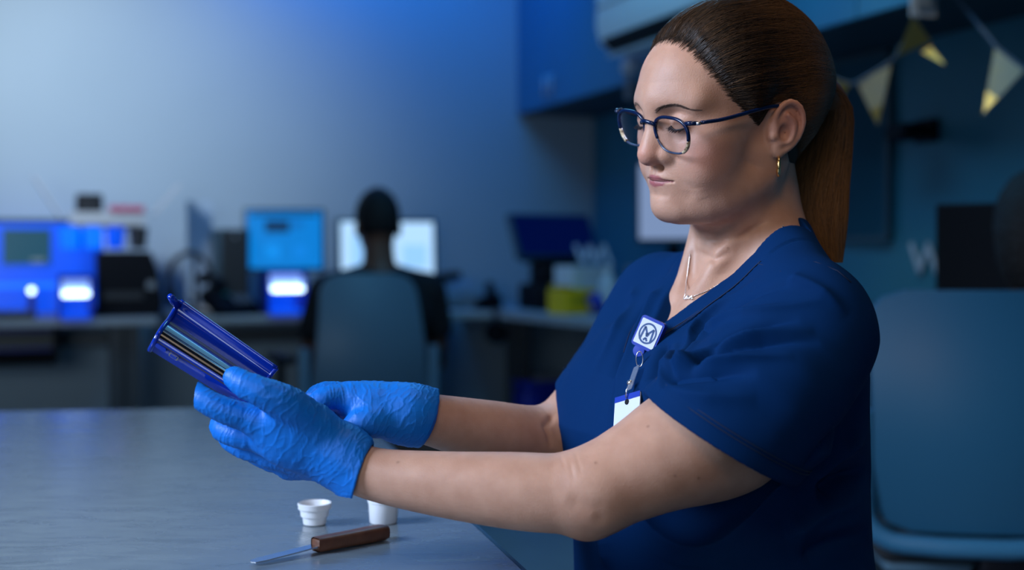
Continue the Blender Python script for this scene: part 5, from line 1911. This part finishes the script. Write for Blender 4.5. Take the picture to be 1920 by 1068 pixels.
# ---- hoop earring
M_GOLD = mat('gold', (.80, .55, .22), .22, metal=1.0, bump=(300, .1, .0005))
ear = empty('hoop_earring', hw(-.004, .0765, -.030), 0, 'small gold hoop earring in the left ear of the woman', 'earring')
ec = Vector(hw(-.0045, .0772, -.0395)); ex_ = Vector((.14, .985, 0)).normalized(); ez_ = Vector((0.02, 0, 1))
MB().tube([ec + ex_ * .0088 * math.cos(a) + ez_ * .0098 * math.sin(a) for a in np.linspace(0, 2 * math.pi, 33)[:-1]], .0016, 8, closed=True).build('hoop', M_GOLD, ear, True)
MB().tube([ec + ez_ * .0095, ec + ez_ * .0135 + ex_ * .001], .0006, 6).build('ear_wire', M_GOLD, ear, True)

# ---- necklace
M_SILV = mat('silver', (.78, .74, .72), .25, metal=1.0, bump=(300, .05, .0005))


def surf(f, px, py, d0, d1, lift):
    p = march(f, px, py, d0, d1)
    e = 1e-3
    g = np.array([chunked(f, np.array([p + np.eye(3)[k] * e, p - np.eye(3)[k] * e])) @ np.array([1, -1]) for k in range(3)])
    return p + g / np.linalg.norm(g) * lift, g / np.linalg.norm(g)


nk = empty('necklace', surf(sd_body, 1290, 558, 1.2, 1.6, .001)[0], 0, 'fine silver necklace with a small script pendant', 'necklace')
near_side = [surf(sd_body, x, y, 1.2, 1.6, .0009)[0] for x, y in ((1468, 424), (1452, 445), (1425, 475), (1390, 505), (1350, 532), (1322, 547), (1301, 556))]
far_side = [surf(sd_body, x, y, 1.2, 1.6, .0009)[0] for x, y in ((1294, 478), (1290, 505), (1287, 530), (1286, 552))]
for nm, pts in (('chain', near_side), ('chain', far_side)):
    S_ = spline(pts, 8)
    MB().tube([Vector(p) for p in S_], .00045, 5).build(nm, M_SILV, nk, True)
    P_, N_ = S_, None
    mb = MB()
    L_ = np.concatenate([[0], np.cumsum(np.linalg.norm(np.diff(S_, axis=0), axis=1))])
    for s_ in np.arange(0, L_[-1], .0022):
        c = [np.interp(s_, L_, S_[:, k]) for k in range(3)]
        mb.lathe([(.0001, -.0007), (.0007, 0), (.0001, .0007)], c, 5)
    mb.build('links', M_SILV, nk, True)['kind'] = 'stuff'
p0, n0 = surf(sd_body, 1293, 558, 1.2, 1.6, .0015)
up = np.array([0, 0, 1.0]); xr = np.cross(up, n0); xr /= np.linalg.norm(xr); yr = np.cross(n0, xr)
script = [(-.006, .0035), (-.0068, .001), (-.0062, -.0022), (-.0048, -.0022), (-.0036, .0002), (-.0024, .0012), (-.0014, -.0002), (-.0022, -.002), (-.0034, -.001), (-.0024, .0012), (-.0004, .0012), (.0008, -.002), (.002, .0012), (.0034, -.0002), (.0046, .0008), (.004, .0018), (.003, .0002), (.004, -.0018), (.0066, -.0006)]
pp = spline([p0 + xr * a + yr * b for a, b in script], 4)
MB().tube([Vector(p) for p in pp], .00055, 6).build('pendant', M_SILV, nk, True)

# ---- badge reel and card
pb, _n = surf(sd_top, 1227, 634, 1.1, 1.7, .006)
nb = np.array([-.45, -.87, .15]); nb /= np.linalg.norm(nb)
pb = pb + nb * .004
yb = np.array([.42, 0, .907]); yb -= nb * (yb @ nb); yb /= np.linalg.norm(yb); xb = np.cross(yb, nb)
FB = frame_mat(pb, xb, yb, nb)
badge = empty('badge_reel', pb, 0, 'blue badge reel with a circled M clipped at the neckline', 'badge')
M_REEL = mat('reel_blue_plastic', (.012, .040, .33), .30, spec=.5, bump=(100, .03, .0005))
M_LABEL = mat('reel_white_label', (.50, .56, .66), .5, noise=(30, (.53, .59, .69), .3))
M_NAVYP = mat('navy_print', (.01, .05, .17), .5, noise=(60, (.012, .06, .19), .3))


def lmb(outline, z0, h): return MB().prism(outline, h, FB @ Matrix.Translation((0, 0, z0)))


auto_smooth(lmb(rrect(.028, .034, .004), -.004, .009).build('reel_case', M_REEL, badge), 30)
lab = lmb(rrect(.0240, .0275, .001), .005, .0006).build('reel_label', M_LABEL, badge)
# circled M
ring_o = [(.0102 * math.cos(a), .0115 * math.sin(a)) for a in np.linspace(0, 2 * math.pi, 41)[:-1]]
mb = MB()
for z in (.0057,):
    a_ = [mb.bm.verts.new(FB @ Vector((x, y, z))) for x, y in ring_o]
    b_ = [mb.bm.verts.new(FB @ Vector((x * .82, y * .82, z))) for x, y in ring_o]
    for k in range(40): mb.bm.faces.new((a_[k], a_[(k + 1) % 40], b_[(k + 1) % 40], b_[k]))
mb.build('logo_ring', M_NAVYP, lab)
mb = MB()


def stroke(a, b, w):
    a = Vector((*a, .0058)); b = Vector((*b, .0058)); d = (b - a).normalized(); q = Vector((-d.y, d.x, 0)) * w / 2
    mb.bm.faces.new([mb.bm.verts.new(FB @ v) for v in (a - q, b - q, b + q, a + q)])


for a, b in (((-.0062, -.0088), (-.0052, .0062)), ((-.0052, .0062), (0, -.0010)), ((0, -.0010), (.0052, .0062)), ((.0052, .0062), (.0062, -.0088)), ((-.0022, -.0080), (0, -.0048)), ((0, -.0048), (.0022, -.0080)), ((-.0016, .0002), (0, -.0035)), ((0, -.0035), (.0016, .0002))):
    stroke(a, b, .0021)
mb.build('logo_letter', M_NAVYP, lab)
auto_smooth(MB().lathe([(.0068, -.004), (.0068, .0040), (.0062, .0048), (.0005, .0050)], FB @ Vector((-.002, -.0205, 0)), 28, M=FB.to_3x3()).build('reel_button', M_REEL, badge), 30)
# strap, swivel and card
s0, n1 = surf(sd_top, 1206, 680, 1.1, 1.7, .006)
s1, _ = surf(sd_top, 1199, 706, 1.1, 1.7, .007)
s2, n2 = surf(sd_top, 1193, 724, 1.1, 1.7, .007)
s3, n3 = surf(sd_top, 1184, 748, 1.1, 1.7, .006)
MB().tube([Vector(s0) + Vector((.0035 * math.cos(a), 0, .008 * math.sin(a))) for a in np.linspace(0, 2 * math.pi, 25)[:-1]], .0006, 6, closed=True).build('swivel_ring', M_SILV, badge, True)
dv = (s2 - s0); dv /= np.linalg.norm(dv)
xs = np.cross(dv, n2); xs /= np.linalg.norm(xs); nn = np.cross(xs, dv)
M_CLRV = mat('clear_vinyl', (.45, .55, .70), .15, trans=.7, alpha=.45, spec=.5)
MB().prism([(-.0045, -.016), (.0045, -.016), (.0045, .016), (-.0045, .016)], .0008, frame_mat((s1 + s2) / 2, xs, dv, nn)).build('strap', M_CLRV, badge)
MB().lathe([(.0032, 0), (.0032, .003), (.002, .004)], Vector(s2), 14, M=frame_mat((0, 0, 0), xs, dv, nn).to_3x3()).build('snap', M_SILV, badge, True)
MB().tube([Vector(s2), Vector((s2 + s3) / 2 + n3 * .003), Vector(s3 + n3 * .001)], .0008, 6).build('card_clip', M_SILV, badge, True)
pc, nc = surf(sd_top, 1182, 772, 1.1, 1.7, .004)
yc = s3 - pc; yc -= nc * (yc @ nc); yc /= np.linalg.norm(yc); xc = np.cross(yc, nc)
FC = frame_mat(pc, xc, yc, nc)
card = empty('id_card', pc, 0, 'white identity card hanging from the badge reel', 'card')
auto_smooth(MB().prism([(x, y - .025) for x, y in rrect(.040, .086, .003)], .001, FC).build('card_sheet', M_LABEL, card), 30)
MB().prism([(-.020, .0118), (.020, .0118), (.020, .0178), (-.020, .0178)], .0004, FC @ Matrix.Translation((0, 0, .001))).build('card_band', M_REEL, card)
MB().lathe([(.0030, 0), (.0030, .0006)], FC @ Vector((0, .0095, .0012)), 16, M=FC.to_3x3()).build('card_hole', M_BLACK, card)

# ---- the blue tray in her hand
M_TRAY = mat('glossy_blue_plastic', (.003, .030, .36), .14, spec=.6, coat=.4, bump=(60, .03, .001))
M_STRIP = mat('bright_reflection', (.55, .54, .56), .14, metal=1.0, bump=(40, .04, .001))
tray = empty('scoop_tray', at(400, 660, 1.28), 0, 'curved glossy blue tray with painted reflection bands held in the left glove', 'tray')
SEC_A = [(281, 656, 1.280), (287, 645, 1.270), (296, 628, 1.269), (307, 611, 1.284), (318, 597, 1.306), (327, 582, 1.322), (338, 564, 1.322)]
SEC_B = [(462, 768, 1.280), (468, 757, 1.270), (476, 742, 1.269), (487, 728, 1.284), (497, 716, 1.306), (506, 705, 1.322), (519, 690, 1.320)]
SA = spline([at(*p) for p in SEC_A], 8); SB = spline([at(*p) for p in SEC_B], 8)
NU = 24
G = np.array([SA + (SB - SA) * t for t in np.linspace(0, 1, NU)])
du = np.gradient(G, axis=0); dv = np.gradient(G, axis=1)
GN = np.cross(du, dv); GN /= np.linalg.norm(GN, axis=2, keepdims=True)
if GN[0, 8, 1] > 0: GN = -GN                     # towards the open side


def sheet(G0, G1):
    """closed slab between two point grids"""
    mb = MB()
    A = [[mb.bm.verts.new(Vector(p)) for p in r_] for r_ in G0]; B = [[mb.bm.verts.new(Vector(p)) for p in r_] for r_ in G1]
    nu, nv = len(A), len(A[0])
    for i in range(nu - 1):
        for j in range(nv - 1):
            mb.bm.faces.new((A[i][j], A[i][j + 1], A[i + 1][j + 1], A[i + 1][j])); mb.bm.faces.new((B[i][j], B[i + 1][j], B[i + 1][j + 1], B[i][j + 1]))
    for i in range(nu - 1):
        mb.bm.faces.new((A[i][0], A[i + 1][0], B[i + 1][0], B[i][0])); mb.bm.faces.new((A[i][-1], B[i][-1], B[i + 1][-1], A[i + 1][-1]))
    for j in range(nv - 1):
        mb.bm.faces.new((A[0][j], B[0][j], B[0][j + 1], A[0][j + 1])); mb.bm.faces.new((A[-1][j], A[-1][j + 1], B[-1][j + 1], B[-1][j]))
    return mb


auto_smooth(sheet(G, G - GN * .0026).build('trough', M_TRAY, tray), 40)
MB().tube([Vector(p) for p in SA], .0027, 8).build('end_rim', M_TRAY, tray, True)
MB().tube([Vector(p) for p in SB], .0022, 8).build('end_rim', M_TRAY, tray, True)
MB().tube([Vector(p) for p in G[:, -1]], .0024, 8).build('long_rim', M_TRAY, tray, True)
# thin strips painting reflections along the trough, the little clip and the lug at the corner
M_BAND = mat('dark_reflection', (.004, .005, .010), .08, spec=.7, bump=(60, .03, .001))
M_LAV = mat('grey_reflection', (.045, .045, .085), .28, spec=.4, bump=(60, .03, .001))


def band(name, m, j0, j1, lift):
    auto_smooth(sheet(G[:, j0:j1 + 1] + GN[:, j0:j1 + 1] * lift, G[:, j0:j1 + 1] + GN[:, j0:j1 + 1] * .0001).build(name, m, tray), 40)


band('dark_reflection_band', M_BAND, 15, 20, .0007)
band('highlight_line', M_STRIP, 20, 21, .0011)
band('grey_reflection_band', M_LAV, 22, 25, .0006)
band('grey_reflection_band', M_LAV, 28, 30, .0006)
band('thin_reflection_line', M_LAV, 11, 12, .0006)
cc = G[5, 10] + GN[5, 10] * .0010
ax = G[5, 10] - G[4, 10]; ax /= np.linalg.norm(ax); nn = GN[5, 10]; bx = np.cross(nn, ax)
auto_smooth(MB().prism(rrect(.0105, .0048, .0014), .0024, frame_mat(cc, ax, bx, nn)).build('clip', M_STRIP, tray), 40)
auto_smooth(MB().prism(rrect(.0075, .003, .001), .0010, frame_mat(cc + nn * .0022, ax, bx, nn)).build('clip_window', M_REEL, tray), 40)
cc2 = G[1, 10] + GN[1, 10] * .0006
auto_smooth(MB().prism(rrect(.012, .0045, .002), .002, frame_mat(cc2 + ax * .004, ax, bx, nn)).build('clip_rail', M_TRAY, tray), 40)
MB().tube([Vector(at(333, 573, 1.322)), Vector(at(324, 562, 1.316)), Vector(at(319, 555, 1.308))], [.0042, .0042, .0032], 10).build('corner_lug', M_TRAY, tray, True)
fb = G[2, 2] - GN[2, 2] * .0038
MB().box(fb, (.009, .004, .004), rot=frame_mat((0, 0, 0), ax, bx, nn).to_3x3()).build('rubber_foot', M_BLACK, tray)
